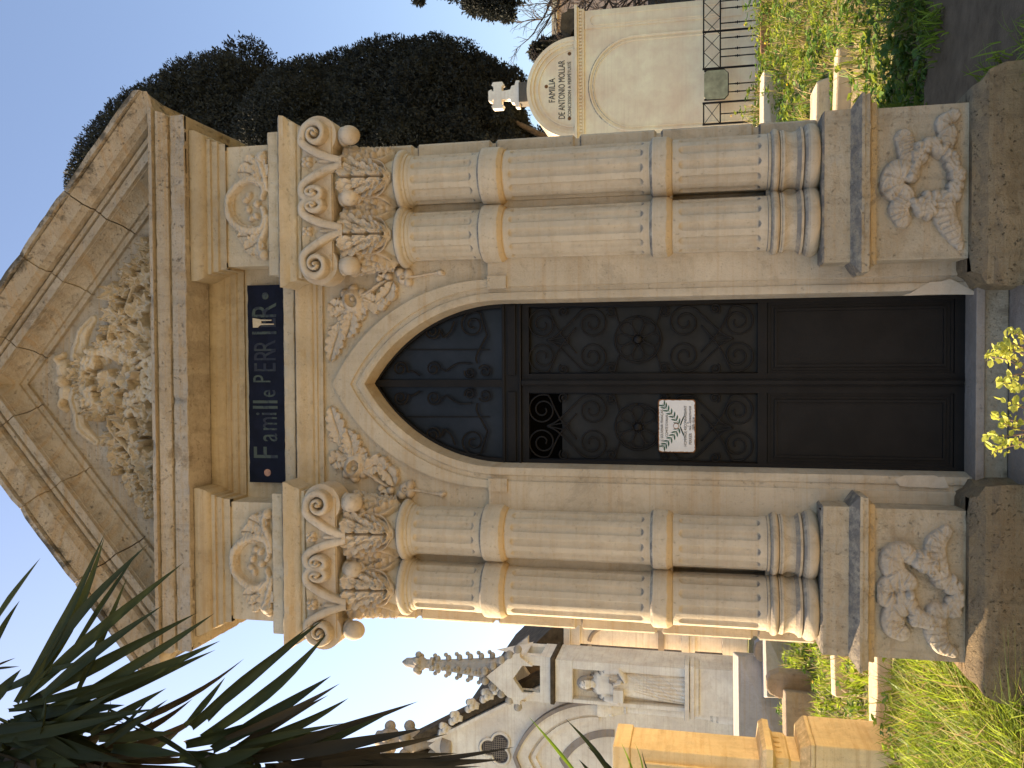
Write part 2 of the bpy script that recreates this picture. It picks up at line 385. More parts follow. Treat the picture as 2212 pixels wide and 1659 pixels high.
    def frond(s, pts, w, h, n=6, lob=1.0, both=True):
        "lobed leaf along a curved spine"
        pts = smooth(pts, 20); m = w*.9; w_ = s.win(min(p[0] for p in pts)-m, max(p[0] for p in pts)+m, min(p[1] for p in pts)-m, max(p[1] for p in pts)+m)
        X, Z = s.X[w_], s.Z[w_]; D = np.full(X.shape, 9.); T = np.zeros(X.shape)
        for i in range(len(pts)-1):
            a, b = pts[i], pts[i+1]; dx, dz = b[0]-a[0], b[1]-a[1]; t = np.clip(((X-a[0])*dx+(Z-a[1])*dz)/(dx*dx+dz*dz+1e-12), 0, 1)
            d = np.hypot(X-a[0]-t*dx, Z-a[1]-t*dz); k = d < D; D = np.where(k, d, D); T = np.where(k, (i+t)/(len(pts)-1), T)
        tt = np.clip(T-D*1.2, 0, 1); hw = w*.80*np.sin(np.pi*np.clip(T*.93+.07, 0, 1))**.6*(.68+.32*np.abs(np.sin((n*tt+.15)*np.pi))**.7)
        q = np.clip((hw-D)/.006, 0, 1); e = np.clip(D/np.maximum(hw, .004), 0, 1)
        H = h*(.60+.42*e**1.4)-h*.38*np.clip(1-D/.006, 0, 1)-h*.12*(np.abs(np.cos((n*tt+.15)*np.pi))**4)
        s.H[w_] = np.where(q > 0, np.maximum(s.H[w_], H*q**.5), s.H[w_])
        s.stroke(pts[:7], [w*.14, w*.10, w*.04], [h*.9, h*.8, h*.5])
    def spiral(s, cx, cz, r0, r1, a0, turns, w, h, mode='max', sx=1, pre=None, flat=.5):
        n = int(26*abs(turns))+2; pts = []
        for i in range(n+1):
            t = i/n; r = r0+(r1-r0)*t**.85; a = a0+turns*2*math.pi*t; pts.append((cx+sx*r*math.cos(a), cz+r*math.sin(a)))
        if pre: pts = list(pre)+pts
        s.stroke(pts, w, h, mode, flat)
    def jag(s, amp, sc=60):
        s.H = np.where(s.H > 0, np.maximum(s.H*.6, s.H+amp*(np.sin(s.X*sc+3*np.sin(s.Z*sc*.7))*np.sin(s.Z*sc*1.3+2*np.cos(s.X*sc*.6)))), s.H)
    def mesh(s, name, mat, parent, fn, eps=1e-4):
        on = s.H > eps; cell = on[:-1,:-1] | on[1:,:-1] | on[:-1,1:] | on[1:,1:]
        used = np.zeros_like(on); used[:-1,:-1] |= cell; used[1:,:-1] |= cell; used[:-1,1:] |= cell; used[1:,1:] |= cell
        idx = np.full(on.shape, -1, np.int64); idx[used] = np.arange(used.sum())
        X, Z, H = s.X[used], s.Z[used], np.where(s.H[used] > eps, s.H[used], -.004)
        v = np.stack(fn(X, Z, H), 1); I, J = np.nonzero(cell)
        f = np.stack([idx[I,J], idx[I+1,J], idx[I+1,J+1], idx[I,J+1]], 1)
        o = fast(name, v, f, mat, parent); auto(o, 50); return o
def plane_fn(Y): return lambda X, Z, H: (X, Y-H, Z)
def smooth(pts, n=24):
    "Catmull-Rom through the points"
    p = [np.array(q, float) for q in pts]; p = [2*p[0]-p[1]]+p+[2*p[-1]-p[-2]]; out = []; m = len(p)-3
    for k in range(n+1):
        t = k/n*m; i = min(m-1, int(t)); t -= i; a, b, c, d = p[i:i+4]
        out.append(tuple(.5*((2*b)+(c-a)*t+(2*a-5*b+4*c-d)*t*t+(3*b-a-3*c+d)*t**3)))
    return out
def px(pts, Y):
    return [(P(x, y, Y).x, P(x, y, Y).z) for x, y in pts]

def textm(s, size, loc, mat, parent, name='lettering', sx=1.0, ext=.002, align='CENTER', space=1.0, width=None):
    cu = bpy.data.curves.new(name, 'FONT'); cu.body = s; cu.size = size; cu.extrude = ext; cu.align_x = align; cu.align_y = 'CENTER'
    cu.space_character = space; cu.resolution_u = 3
    tmp = bpy.data.objects.new('tmp', cu); COL.objects.link(tmp); bpy.context.view_layer.update()
    me = bpy.data.meshes.new_from_object(tmp.evaluated_get(bpy.context.evaluated_depsgraph_get()))
    bpy.data.objects.remove(tmp); bpy.data.curves.remove(cu)
    if width: sx = width/max(.001, max(v.co.x for v in me.vertices)-min(v.co.x for v in me.vertices))
    me.transform(Matrix.Translation(loc) @ Matrix.Rotation(R(90), 4, 'X') @ Matrix.Diagonal((sx, 1, 1, 1)))
    me.materials.clear(); return link(name, me, mat, parent)

# ================================================================ THE MAUSOLEUM
DEP = 3.0                                    # depth of the tomb chapel
mau = thing('mausoleum', 'cream stone tomb chapel with pointed doorway, paired fluted half-columns and carved pediment', 'mausoleum', (0, 0, 0))

# --- front wall with the pointed opening
def arch(w, z0, zs, rad, n=28):
    "right half outline of a pointed opening, bottom to apex"
    cx = w-rad; out = [(w, z0), (w, (z0+zs)/2), (w, zs)]
    amax = math.acos(min(1, max(-1, -cx/rad)))
    for i in range(1, n+1): a = amax*i/n; out.append((cx+rad*math.cos(a), zs+rad*math.sin(a)))
    return out
SPR = 2.73
def inner(o): return arch(.48+o, .24, SPR, .96+o)
wall = MB()
a1 = inner(.08); outer = [(.60, 2.80)]
n1 = len(a1)
ar2 = arch(.60, .24, 2.80, 1.075, n1-3)
for sg in (1, -1):
    # jamb below the band, archivolt above, the spandrel 3 cm behind
    ring = [(x, z) for x, z in ar2]
    v = [(sg*x, 0, z) for x, z in a1]+[(sg*x, 0, z) for x, z in ring]
    q = [(i, n1+i, n1+i+1, i+1) for i in range(n1-1)]
    wall.add(v, q if sg > 0 else [t[::-1] for t in q])
    v = [(sg*x, 0, z) for x, z in ring[2:]]+[(sg*x, .035, z) for x, z in ring[2:]]; m = len(ring)-2
    wall.add(v, [(i, m+i, m+i+1, i+1) for i in range(m-1)])
    v = [(sg*x, .035, z) for x, z in ring[2:]]+[(sg*x, .035, 3.95) for x, z in ring[2:]]
    wall.add(v, [(i, m+i, m+i+1, i+1) for i in range(m-1)])
    x0, x1 = (.60, 1.30) if sg > 0 else (-1.30, -.60)
    x1 = sg*1.32; x0 = sg*.60
    wall.add([(x0,0,.0),(x1,0,.0),(x1,0,1.262),(x0,0,1.262)], [(0,1,2,3)])
    for xa, xb in ((x0, sg*.99), (sg*1.055, x1)): wall.add([(xa,0,1.262),(xb,0,1.262),(xb,0,1.755),(xa,0,1.755)], [(0,1,2,3)])
    wall.add([(sg*.99,0,1.262),(sg*.99,.16,1.262),(sg*.99,.16,1.755),(sg*.99,0,1.755),(sg*1.055,0,1.262),(sg*1.055,.16,1.262),(sg*1.055,.16,1.755),(sg*1.055,0,1.755)], [(0,1,2,3),(4,5,6,7),(1,5,6,2),(0,4,5,1),(3,7,6,2)])
    wall.add([(x0,0,1.755),(x1,0,1.755),(x1,0,2.80),(x0,0,2.80),(x0,.035,2.80),(x1,.035,2.80),(x1,.035,3.95),(x0,.035,3.95)],
             [(0,1,2,3),(3,2,5,4),(4,5,6,7)])
    wall.add([(x1,0,0),(x1,.09,0),(x1,.09,3.95),(x1,0,3.95)], [(0,1,2,3)])
    # moulded edge and reveal
    prof = [(.08,0),(.075,.012),(.048,.014),(.044,.004),(.018,-.002),(.002,.006),(0,.03),(-.012,.125),(-.012,.30)]
    rows = [inner(o) for o, _ in prof]
    v = [(sg*x, y, z) for (o, y), row in zip(prof, rows) for x, z in row]
    wall.add(v, [(i*n1+j, i*n1+j+1, (i+1)*n1+j+1, (i+1)*n1+j) for i in range(len(prof)-1) for j in range(n1-1)])
    # flat band of the upper drum carried round to the archivolt
    wall.box(*( (.545,.62) if sg > 0 else (-.62,-.545)), -.012, .002, 2.69, 2.80)
w_ = wall.build('front_wall', M['stone'], mau); fixn(w_); auto(w_, 40)

# --- rusticated flanks: ashlar courses with chamfered edges
crs = [.0, .30, .62, .94]
zc = [P(x, 829, 0).z for x in (1634, 1422, 1245, 1063, 893, 730)]
lev = [.0, .45, .98]+[z for z in zc if z > 1.05]+[3.93]
lev = sorted(lev)
fl = MB()
for sg in (1, -1):
    for i in range(len(lev)-1):
        a, b = lev[i]+.012, lev[i+1]-.012; xo, c = 1.415, .012
        for (ya, yb) in ((0.06, 1.2), (1.22, 2.1), (2.12, DEP)):
            x1, x0 = sg*xo, sg*1.30
            x0 = sg*1.25; o = [(x0,ya+.004),(x1-sg*c,ya+.004),(x1,ya+.004+c),(x1,yb-c),(x1-sg*c,yb),(x0,yb)]
            if sg < 0: o = o[::-1]
            k = len(o); ins = [(p[0]-(sg*c if abs(p[0]) > 1.31 else 0), min(max(p[1], ya+.004+c), yb-c)) for p in o]
            v = [(x,y,a+c) for x,y in o]+[(x,y,b-c) for x,y in o]+[(x,y,a) for x,y in ins]+[(x,y,b) for x,y in ins]
            f = [(j,(j+1)%k,k+(j+1)%k,k+j) for j in range(k)]+[(2*k+j,2*k+(j+1)%k,(j+1)%k,j) for j in range(k)]
            f += [(k+j,k+(j+1)%k,3*k+(j+1)%k,3*k+j) for j in range(k)]+[list(range(3*k-1,2*k-1,-1)), list(range(3*k,4*k))]
            fl.add(v, f)
    x0, x1 = sorted((sg*1.25, sg*1.395)); fl.box(x0, x1, .075, DEP-.01, 0, 3.93)
fl.box(-1.26, 1.26, DEP-.25, DEP-.02, 0, 4.6)
fixn(fl.build('flank_wall', M['stone'], mau))
core = MB(); core.box(-1.24, 1.24, .36, .42, 3.55, 4.7); core.box(-1.30, 1.30, .05, DEP-.03, 3.94, 4.70)
fixn(core.build('upper_wall', M['stone'], mau))

# --- entablature
XI, XO, YB = .70, 1.405, -.17
def path(xo, xi, yb, yc, back=DEP): return [(-xo, back), (-xo, yb), (-xi, yb), (-xi, yc), (xi, yc), (xi, yb), (xo, yb), (xo, back)]
def zx(x, Y): return P(x, 829, Y).z
# architrave
arc = MB()
pa = [(-.16,3.832),(.022,3.832),(.022,3.862),(.034,3.866),(.036,3.884),(.048,3.889),(.056,3.905),(.062,3.925),(.085,3.945),(.092,3.972),(.075,3.985),(-.16,3.985)]
arc.sweep(pa, path(1.46, .655, -.155, .035), wear=.0014)
fixn(arc.build('architrave', M['stone'], mau, ang=40))
# thin slab with the dark joint under it
sb = MB(); sb.sweep([(-.16,3.997),(.028,3.997),(.032,4.002),(.032,4.062),(.026,4.068),(-.16,4.068)], path(1.435, .672, YB, .0), wear=.0016)
fixn(sb.build('fillet_slab', M['stone'], mau, ang=40))
fr = MB(); fr.sweep([(-.16,4.062),(0,4.062),(0,4.350),(-.16,4.350)], path(XO, XI, YB, .02))
fixn(fr.build('frieze', M['stone'], mau))
bed = MB()
bp_ = [(-.16,4.346),(.016,4.346),(.018,4.385),(.030,4.392),(.032,4.425),(.044,4.430),(.046,4.452),(.058,4.456),(.075,4.475),(.088,4.505),(.090,4.535),(.082,4.548),(-.16,4.548)]
bed.sweep(bp_, path(XO, XI, YB, .02), wear=.0014)
fixn(bed.build('bed_moulding', M['stone_ochre'], mau, ang=40))
cor = MB()
cp = [(-.5,4.543),(-.004,4.543),(0,4.547),(0,4.632),(-.014,4.635),(-.014,4.646),(.004,4.648),(.012,4.660),(.020,4.684),(.026,4.712),(.012,4.716),(.012,4.726),(.040,4.730),(.040,4.752),(-.5,4.752)]
cor.sweep(cp, [(-1.575, DEP), (-1.575, -.30), (1.575, -.30), (1.575, DEP)], wear=.0022)
cor.box(-1.3, 1.3, -.2, .5, 4.55, 4.74)
fixn(cor.build('cornice', M['stone_top'], mau, ang=40))

# --- pediment
SL, TZ = .86, 4.750
ped = MB(); ped.add([(-1.35,-.03,4.73),(1.35,-.03,4.73),(0,-.03,4.73+1.35*SL+.06),(-1.35,.3,4.73),(1.35,.3,4.73),(0,.3,4.73+1.35*SL+.06)],
        [(0,1,2),(3,5,4),(0,3,4,1),(1,4,5,2),(2,5,3,0)])
fixn(ped.build('tympanum', M['stone_top'], mau))
rk = [(5.865,-.02),(5.865,-.055),(5.905,-.060),(5.908,-.078),(5.925,-.085),(5.950,-.100),(5.972,-.135),(5.988,-.175),(5.990,-.186),(5.997,-.186),(6.000,-.212),(6.064,-.214),(6.067,-.192),(6.077,-.192),(6.080,-.222),
      (6.110,-.226),(6.113,-.200),(6.124,-.200),(6.127,-.262),(6.142,-.272),(6.160,-.300),(6.195,-.312),(6.235,-.330),(6.258,-.345),(6.261,-.325),(6.269,-.325),(6.272,-.366),(6.312,-.366),(6.330,-.34),(6.33,-.02)]
XE = 1.715
def rake_x(xj, z0):
    x = xj+SL*(z0-6.33)/(1+SL*SL); lim = min(XE+(0 if z0 > 6.1 else -.02), (z0-TZ)/SL)
    return max(0, min(x, lim))
for sg, cuts in ((1, (0, .40, .80, 1.17, 3)), (-1, (0, .36, .76, 1.20, 3))):
    for q in range(4):
        r_ = MB(); k = len(rk); nst = 8; rows = []; off = (.0, -.003, .002, -.002)[q]; wv = random.Random(q*7+sg)
        ph = [wv.uniform(-.003, .003) for _ in range(nst+1)]
        for j_ in range(nst+1):
            for i_, (z0, y) in enumerate(rk):
                xa, xb = (0 if q == 0 else rake_x(cuts[q], z0)+.0025), rake_x(cuts[q+1], z0)-(.0 if q == 3 else .0025)
                xb = max(xa, xb); x = xa+(xb-xa)*j_/nst; e = ph[j_]*(1 if z0 > 6.26 else .12)-(.014 if (z0 > 6.26 and j_ in (0, nst)) else 0)
                rows.append((sg*x, y+off, z0-SL*x+off+e))
        f = [(a_*k+p_, (a_+1)*k+p_, (a_+1)*k+p_+1, a_*k+p_+1) for a_ in range(nst) for p_ in range(k-1)]
        f += [list(range(nst*k, (nst+1)*k)), list(range(k))]
        r_.add(rows, f); o = r_.build('raking_cornice', M['stone_top'], mau); fixn(o); auto(o, 38)
rf = MB()
rf.add([(-1.70,-.30,4.80),(0,-.30,4.80+1.7*SL+.02),(1.70,-.30,4.80),(-1.70,DEP+.1,4.80),(0,DEP+.1,4.80+1.7*SL+.02),(1.70,DEP+.1,4.80),
        (-1.55,-.28,4.755),(1.55,-.28,4.755),(-1.55,DEP+.1,4.755),(1.55,DEP+.1,4.755)],
       [(0,1,4,3),(1,2,5,4),(0,3,8,6),(2,7,9,5),(6,8,9,7),(3,4,5,9,8)])
fixn(rf.build('roof', M['stone_top'], mau))

# --- pedestals, socles
def ppath(sg, xi, xo, yb):
    a = [(xi, .04), (xi, yb), (xo, yb), (xo, .32)]
    return a if sg > 0 else [(-x, y) for x, y in a][::-1]
for sg, who in ((1, 'right'), (-1, 'left')):
    pd = MB()
    pr = [(-.08,.3165),(0,.3165),(0,.742),(.020,.744),(.024,.752),(.024,.770),(.052,.778),(.060,.784),(.060,.806),(.066,.808),(.066,.822),(.058,.830),(.004,.866),(.004,.990),(-.006,1.0),(-.08,1.0)]
    pd.sweep(pr, ppath(sg, .625, 1.385, -.178), wear=.0018)
    o = pd.build('pedestal', M['stone_low'], mau); fixn(o); auto(o, 30)
    PED = o
    sc = MB(); n = 26
    # tufa socle with crumbled corners
    prf = [(-.1,-.9),(.10,-.9),(.125,-.30),(.120,.02),(.118,.17),(.122,.20),(.108,.235),(.104,.262),(.07,.285),(.045,.318),(-.1,.318)]
    pth = []
    raw_ = ppath(1, .600, 1.405, -.185)
    for a, b in zip(raw_[:-1], raw_[1:]):
        for q in range(10): pth.append((a[0]+(b[0]-a[0])*q/10, a[1]+(b[1]-a[1])*q/10))
    pth.append(raw_[-1])
    sc.sweep(prf, pth); sc.box(.62, 1.39, -.16, .05, -.6, .3155)
    for i, p in enumerate(sc.v):
        if p.z < .30 and p.z > -.5:
            h = math.sin(p.x*31+p.z*17)*math.sin(p.y*23+p.z*29+p.x*9)
            p.x += .012*h; p.y += .012*math.sin(p.x*47+p.z*13); 
            cx = max(0, p.x-1.44)
            if cx > 0: p.x += .5*cx*(.5+.5*math.sin(p.z*23))*(-1 if p.z > .18 else .6)
    if sg < 0:
        for p in sc.v: p.x = -p.x
    o = sc.build('socle', M['tufa'], mau); fixn(o); auto(o, 50)

for sg in (1, -1):      # rough footing stones beside the sill
    ft = MB(); n = 9; x0, x1 = .49, .64
    for (xa, xb, ya, za, zb_) in ((.505, .66, -.075, -.1, .255), (.56, .66, -.10, .20, .325)):
        q = MB(); q.box(xa, xb, ya, .05, za, zb_); ft.add([(sg*p.x, p.y, p.z) for p in q.v], q.f)
    o = fixn(ft.build('footing', M['tufa'], mau, bevel=.022))
for sg, u0, v0, pl_ in ((1, 2900, 850, [(-150,560),(0,520),(200,400),(380,300),(620,285),(770,235),(900,290),(1000,345),(1180,440),(1270,490),(1240,545),(900,535),(400,540),(0,560)]),
                    (-1, 2900, 1400, [(-120,700),(0,700),(480,700),(560,740),(660,720),(720,860),(760,940),(600,950),(300,930),(0,930),(-200,900),(-300,780)])):
    q = [P((u0+x/6.077)*.6777, (v0+y/6.077)*.6777, 0) for x, y in pl_]; mb = MB(); mb.prism([(p.x, p.z) for p in q], -.0035, .004); fixn(mb.build('plaster_patch', M['patch'], mau))
# --- sill, step, plinth under the door
st = MB(); st.box(-.62, .62, -.045, .30, .198, .240); fixn(st.build('door_sill', M['marble'], mau, bevel=.004))
st = MB(); st.box(-.55, .60, -.028, .30, .085, .197); st.box(-.60, .62, .0, .30, -.5, .086); fixn(st.build('riser', M['stone_low'], mau, bevel=.006))
st = MB(); st.box(-.60, .62, -.60, -.001, -.5, .082); fixn(st.build('step', M['marble'], mau, bevel=.01))
st = MB(); st.box(-.75, .78, -1.05, -.601, -.5, -.085); fixn(st.build('step', M['marble'], mau, bevel=.01))

# --- columns
def shaft():
    b = MB(); n = 220; fw, spc = .0235, 2*math.pi/11
    for a, c in [(1.262, 1.752), (1.872, 2.682), (2.826, 3.252)]:
        e0, e1 = a+.034, c-.034
        L = [a]+list(np.linspace(e0-.002, e0+.026, 9))+list(np.linspace(e0+.05, e1-.05, 5))+list(np.linspace(e1-.026, e1+.002, 9))+[c]
        rows = []
        for z in L:
            r0 = .146-.006*(z-1.26)/2.0
            for k in range(n):
                th = 2*math.pi*k/n; u = (((th/spc)+.5) % 1-.5)*spc*r0; dz = max(0, e0+fw-z, z-(e1-fw)); q = math.hypot(u, dz)/fw
                d = .016*(1-q**2.6) if q < 1 else 0
                rows.append(((r0-d)*math.cos(th), (r0-d)*math.sin(th), z))
        m = len(L); b.add(rows, [(i*n+k, i*n+(k+1)%n, (i+1)*n+(k+1)%n, (i+1)*n+k) for i in range(m-1) for k in range(n)])
    for a, c in ((1.752, 1.872), (2.682, 2.826)):
        b.lathe([(.138,a-.002),(.150,a+.004),(.163,a+.026),(.165,a+.034),(.165,c-.030),(.163,c-.014),(.150,c-.003),(.138,c+.002)], (0,0,0), 48)
    return b
def base():
    b = MB()
    def tor(zc_, r, R0, n=9, zr=None): return [(R0+r*math.cos(a), zc_+(zr or r)*math.sin(a)) for a in np.linspace(-math.pi/2, math.pi/2, n)]
    pr = [(.17,.992)]+tor(1.042, .034, .153, 11, .040)+[(.172,1.086),(.172,1.098)]
    pr += [(.164,1.102),(.152,1.118),(.147,1.140),(.149,1.160),(.157,1.174)]+[(.161,1.178),(.161,1.188),(.158,1.192),(.158,1.199)]
    pr += tor(1.223, .022, .148, 9)+[(.151,1.247),(.151,1.258),(.142,1.264),(.12,1.266)]
    b.lathe(pr, (0,0,0), 56); return b
def bell_r(z): return .128+.010*(z-3.30)/.3+.085*max(0, (z-3.42)/.43)**2.2
def capital_leaf(sc=1.0, side=False):
    r = Relief(-.16, .16, 3.30, 3.70, .0032)
    L = lambda pts: [(a, b) for a, b in pts]
    r.shield(3.325, 3.650, .112, .018, .062, 17, .10, .3, 7, .010, 2.4)
    for sg in (1, -1): r.stroke(smooth([(sg*.010,3.340),(sg*.078,3.385),(sg*.104,3.46),(sg*.100,3.55)], 24), [.007,.009,.005], [.036,.040,.046])
    r.shield(3.338, 3.560, .078, .034, .072, 16, .16, .25, 6, .010, 2.2)
    r.shield(3.345, 3.470, .056, .046, .074, 12, .18, .25, 5, .008, 2.0)
    for sg in (1, -1):
        for x0, z0, x1, z1, w_, h_ in ((.018,3.50,.030,3.655,.040,.082), (.030,3.48,.072,3.640,.046,.078), (.048,3.46,.108,3.600,.044,.070), (.016,3.42,.046,3.545,.036,.086), (.030,3.40,.074,3.500,.034,.080), (.012,3.36,.040,3.455,.030,.088)):
            r.frond([(sg*x0, z0), (sg*(x0*.45+x1*.55+.008), z0*.45+z1*.55), (sg*x1, z1)], w_, h_, 3)
        r.seg((sg*.030,3.48), (sg*.072,3.62), .005, .004, .016, .012, 'sub'); r.seg((sg*.055,3.45), (sg*.100,3.56), .005, .004, .014, .012, 'sub')
    r.seg((0,3.385), (0,3.64), .0038, .0038, .034, .036, 'sub')
    for z, q in ((3.372,.012),(3.462,.012),(3.470,.008),(3.556,.013),(3.640,.012)): r.ball(0, z, q, .050, 'sub')
    return r
def wrap_fn(th0, off=0.0):
    def fn(X, Z, H):
        rb = bell_r_np(Z)+off; th = th0+X/.145; rr = rb+H
        return rr*np.sin(th), -rr*np.cos(th), Z
    return fn
def bell_r_np(Z): return .128+.010*(Z-3.30)/.3+.085*np.clip((Z-3.42)/.43, 0, 1)**2.2
LEAF = capital_leaf()
def make_column(sg):
    root = MB(); 
    o = shaft().build('column', M['stone_col'], None, ang=32); 
    bs = base().build('base', M['base_stone'], o, ang=40)
    c = MB(); 
    c.lathe([(.12,3.228),(.142,3.232),(.147,3.242),(.147,3.252),(.155,3.256),(.158,3.268),(.172,3.276),(.180,3.290),(.178,3.306),(.166,3.316),(.140,3.320)]+
            [(bell_r(z), z) for z in np.linspace(3.322, 3.84, 14)], (0,0,0), 56)
    cp_ = c.build('capital', M['stone_col'], o, ang=45)
    return o, bs, cp_
col0, base0, cap0 = make_column(1)
leafm = [LEAF.mesh('acanthus', M['stone_relief'], None, wrap_fn(a)) for a in (0, R(78), R(-78))]
for l in leafm: l.parent = col0
first = True
for cx in (-1.185, -.86, .86, 1.185):
    if first: o, kids = col0, None; first = False
    else:
        o = col0.copy(); COL.objects.link(o)
        for ch in [base0, cap0]+leafm:
            k = ch.copy(); COL.objects.link(k); k.parent = o
    o.location = (cx, 0, 0); o.parent = mau

# --- volutes over each pair of capitals, buds between them
def volutes(sg):
    Y = -.185; s_ = 1
    r = Relief(.585, 1.56, 3.60, 3.868, .0032)
    back = r.win(.66, 1.47, 3.675, 3.84); 
    r.H[back] = np.maximum(r.H[back], .012)
    X0 = lambda y, Y=Y: P(700, y, Y).x
    zf = lambda x: P(x, 829, Y).z
    # four scrolls: outer round ones, the inner two narrowed
    for (cy, rx, rz, hd, sxx) in ((293, .098, .098, 1, 1.0), (418, .098, .092, -1, .62), (447, .098, .092, 1, .62), (572, .098, .098, -1, 1.0)):
        cx = X0(cy); cz = zf(692) if abs(sxx-1) < .1 else zf(688)
        # stalk sweeping up from between the leaves
        px0 = X0(355 if cy < 430 else 500)
        sgn = 1 if cx > px0 else -1
        tail = smooth([(px0+sgn*.012, zf(742)), (px0+sgn*.030, zf(716)), (px0+sgn*abs(cx-px0)*.40, zf(686)), (px0+sgn*abs(cx-px0)*.70, zf(660)), (cx, cz+rz)], 22)
        tail = [(a_, b_-.018) for a_, b_ in tail]
        r.spiral(cx, cz, rz-.020, .020, math.pi/2, -sgn*1.42, [.019,.025,.025,.021,.017,.012,.008], [.030,.052,.060,.066,.072,.078,.084], sx=sxx, pre=tail[:-1], flat=.14)
        r.ball(cx, cz, .020, .088, e=1)
    # little four-petalled flowers in the forks
    for cy in (350, 500):
        fx, fz = X0(cy), zf(672)
        for a in range(4): r.ball(fx+.020*math.cos(a*math.pi/2+.78), fz+.020*math.sin(a*math.pi/2+.78), .017, .030, lift=.018)
        r.ball(fx, fz, .010, .020, lift=.035)
        r.ball(fx, zf(690), .007, .03, 'sub')
        r.seg((fx, zf(700)), (fx, zf(738)), .014, .020, .030, .020)
    return r
VOL = volutes(1)
for sg in (1, -1):
    fn = (lambda X, Z, H: (X, -.185-H, Z)) if sg > 0 else (lambda X, Z, H: (-X, -.185-H, Z))
    o = VOL.mesh('volute_band', M['stone_relief'], mau, fn)
    if sg < 0: fixn(o)
    bl = MB(); bl.prism([(sg*.625, 3.84), (sg*1.50, 3.84), (sg*1.43, 3.665), (sg*.70, 3.665)], -.185, .03)
    for cx, wz in ((P(700,293,-.185).x, .115), (P(700,572,-.185).x, .115)):      # round thickness of the outer scrolls
        zc_ = P(692, 829, -.185).z; n = 28
        bl.prism([(sg*cx+wz*math.cos(2*math.pi*i/n), zc_+wz*math.sin(2*math.pi*i/n)) for i in range(n)], -.188, -.04)
    fixn(bl.build('abacus_block', M['stone_relief'], mau, ang=40))
    for cy, x_, sc in ((291, 752, 1.0), (425, 752, .92), (573, 753, 1.0)):
        bd = MB(); p = P(x_, cy, -.17); bd.ball((sg*p.x, -.155, p.z), .056*sc, 18, (1.0, 1.05, 1.12))
        bd.ball((sg*p.x, -.135, p.z+.040), .048*sc, 12, (1.2, 1.1, .7))
        bd.build('bud', M['stone_relief'], mau, smooth=True)

# --- frieze scrollwork
def frieze_scroll():
    Y = YB; r = Relief(.70, 1.42, 4.06, 4.36, .0032)
    q = lambda pts: px(pts, Y)
    s = .6777/2.7657
    def c(pts): return q([((700*.6777)+a*s, (350*.6777)+b*s) for a, b in pts])
    # crescent ring
    r.stroke(smooth(c([(385,780),(400,700),(360,640),(270,620),(180,670),(110,760),(95,850),(110,950),(180,1030),(280,1070),(370,1060),(410,980),(400,900),(385,870)]), 60), [.016,.020,.026,.028,.030,.028,.026,.020,.016], [.030,.034,.040,.044,.046,.044,.040,.034,.030], flat=.4)
    r.stroke(smooth(c([(360,690),(280,655),(200,700),(140,770),(120,850),(140,940),(200,1010),(290,1040),(370,1010)]), 50), .007, .016, 'sub')
    for a, b in ((270,760),(240,800),(260,880),(290,960),(330,940)): 
        p = c([(a, b)])[0]; r.ball(p[0], p[1], .020, .030, e=1.3, ang=b)
    p = c([(340,835)])[0]; r.ball(*p, .024, .038)
    # upper tail with curled bud
    r.frond(c([(350,650),(390,560),(360,480),(330,420)]), .075, .038, 4)
    r.stroke(smooth(c([(430,700),(410,600),(380,500),(350,430),(400,380)]), 30), [.018,.022,.020,.016], [.030,.040,.040,.036])
    p = c([(385,425)])[0]; r.ball(*p, .034, .050)
    r.frond(c([(320,610),(260,560),(160,560)]), .085, .030, 2)
    r.frond(c([(330,540),(280,480),(220,470)]), .075, .030, 2)
    # lower tail
    r.stroke(smooth(c([(430,950),(420,1060),(380,1150),(370,1230),(400,1280)]), 30), [.018,.022,.022,.018], [.030,.040,.040,.036])
    p = c([(400,1280)])[0]; r.ball(*p, .034, .050)
    r.frond(c([(350,1060),(280,1110),(160,1120)]), .085, .030, 2)
    r.frond(c([(370,1130),(320,1190),(230,1240)]), .090, .034, 3)
    r.frond(c([(380,1180),(350,1250),(320,1290)]), .050, .034, 3)
    r.jag(.003, 90)
    return r
FS = frieze_scroll()
FS.mesh('frieze_carving', M['stone_relief'], mau, lambda X, Z, H: (X, YB-H, Z))
fixn(FS.mesh('frieze_carving', M['stone_relief'], mau, lambda X, Z, H: (-X, YB-H, Z)))

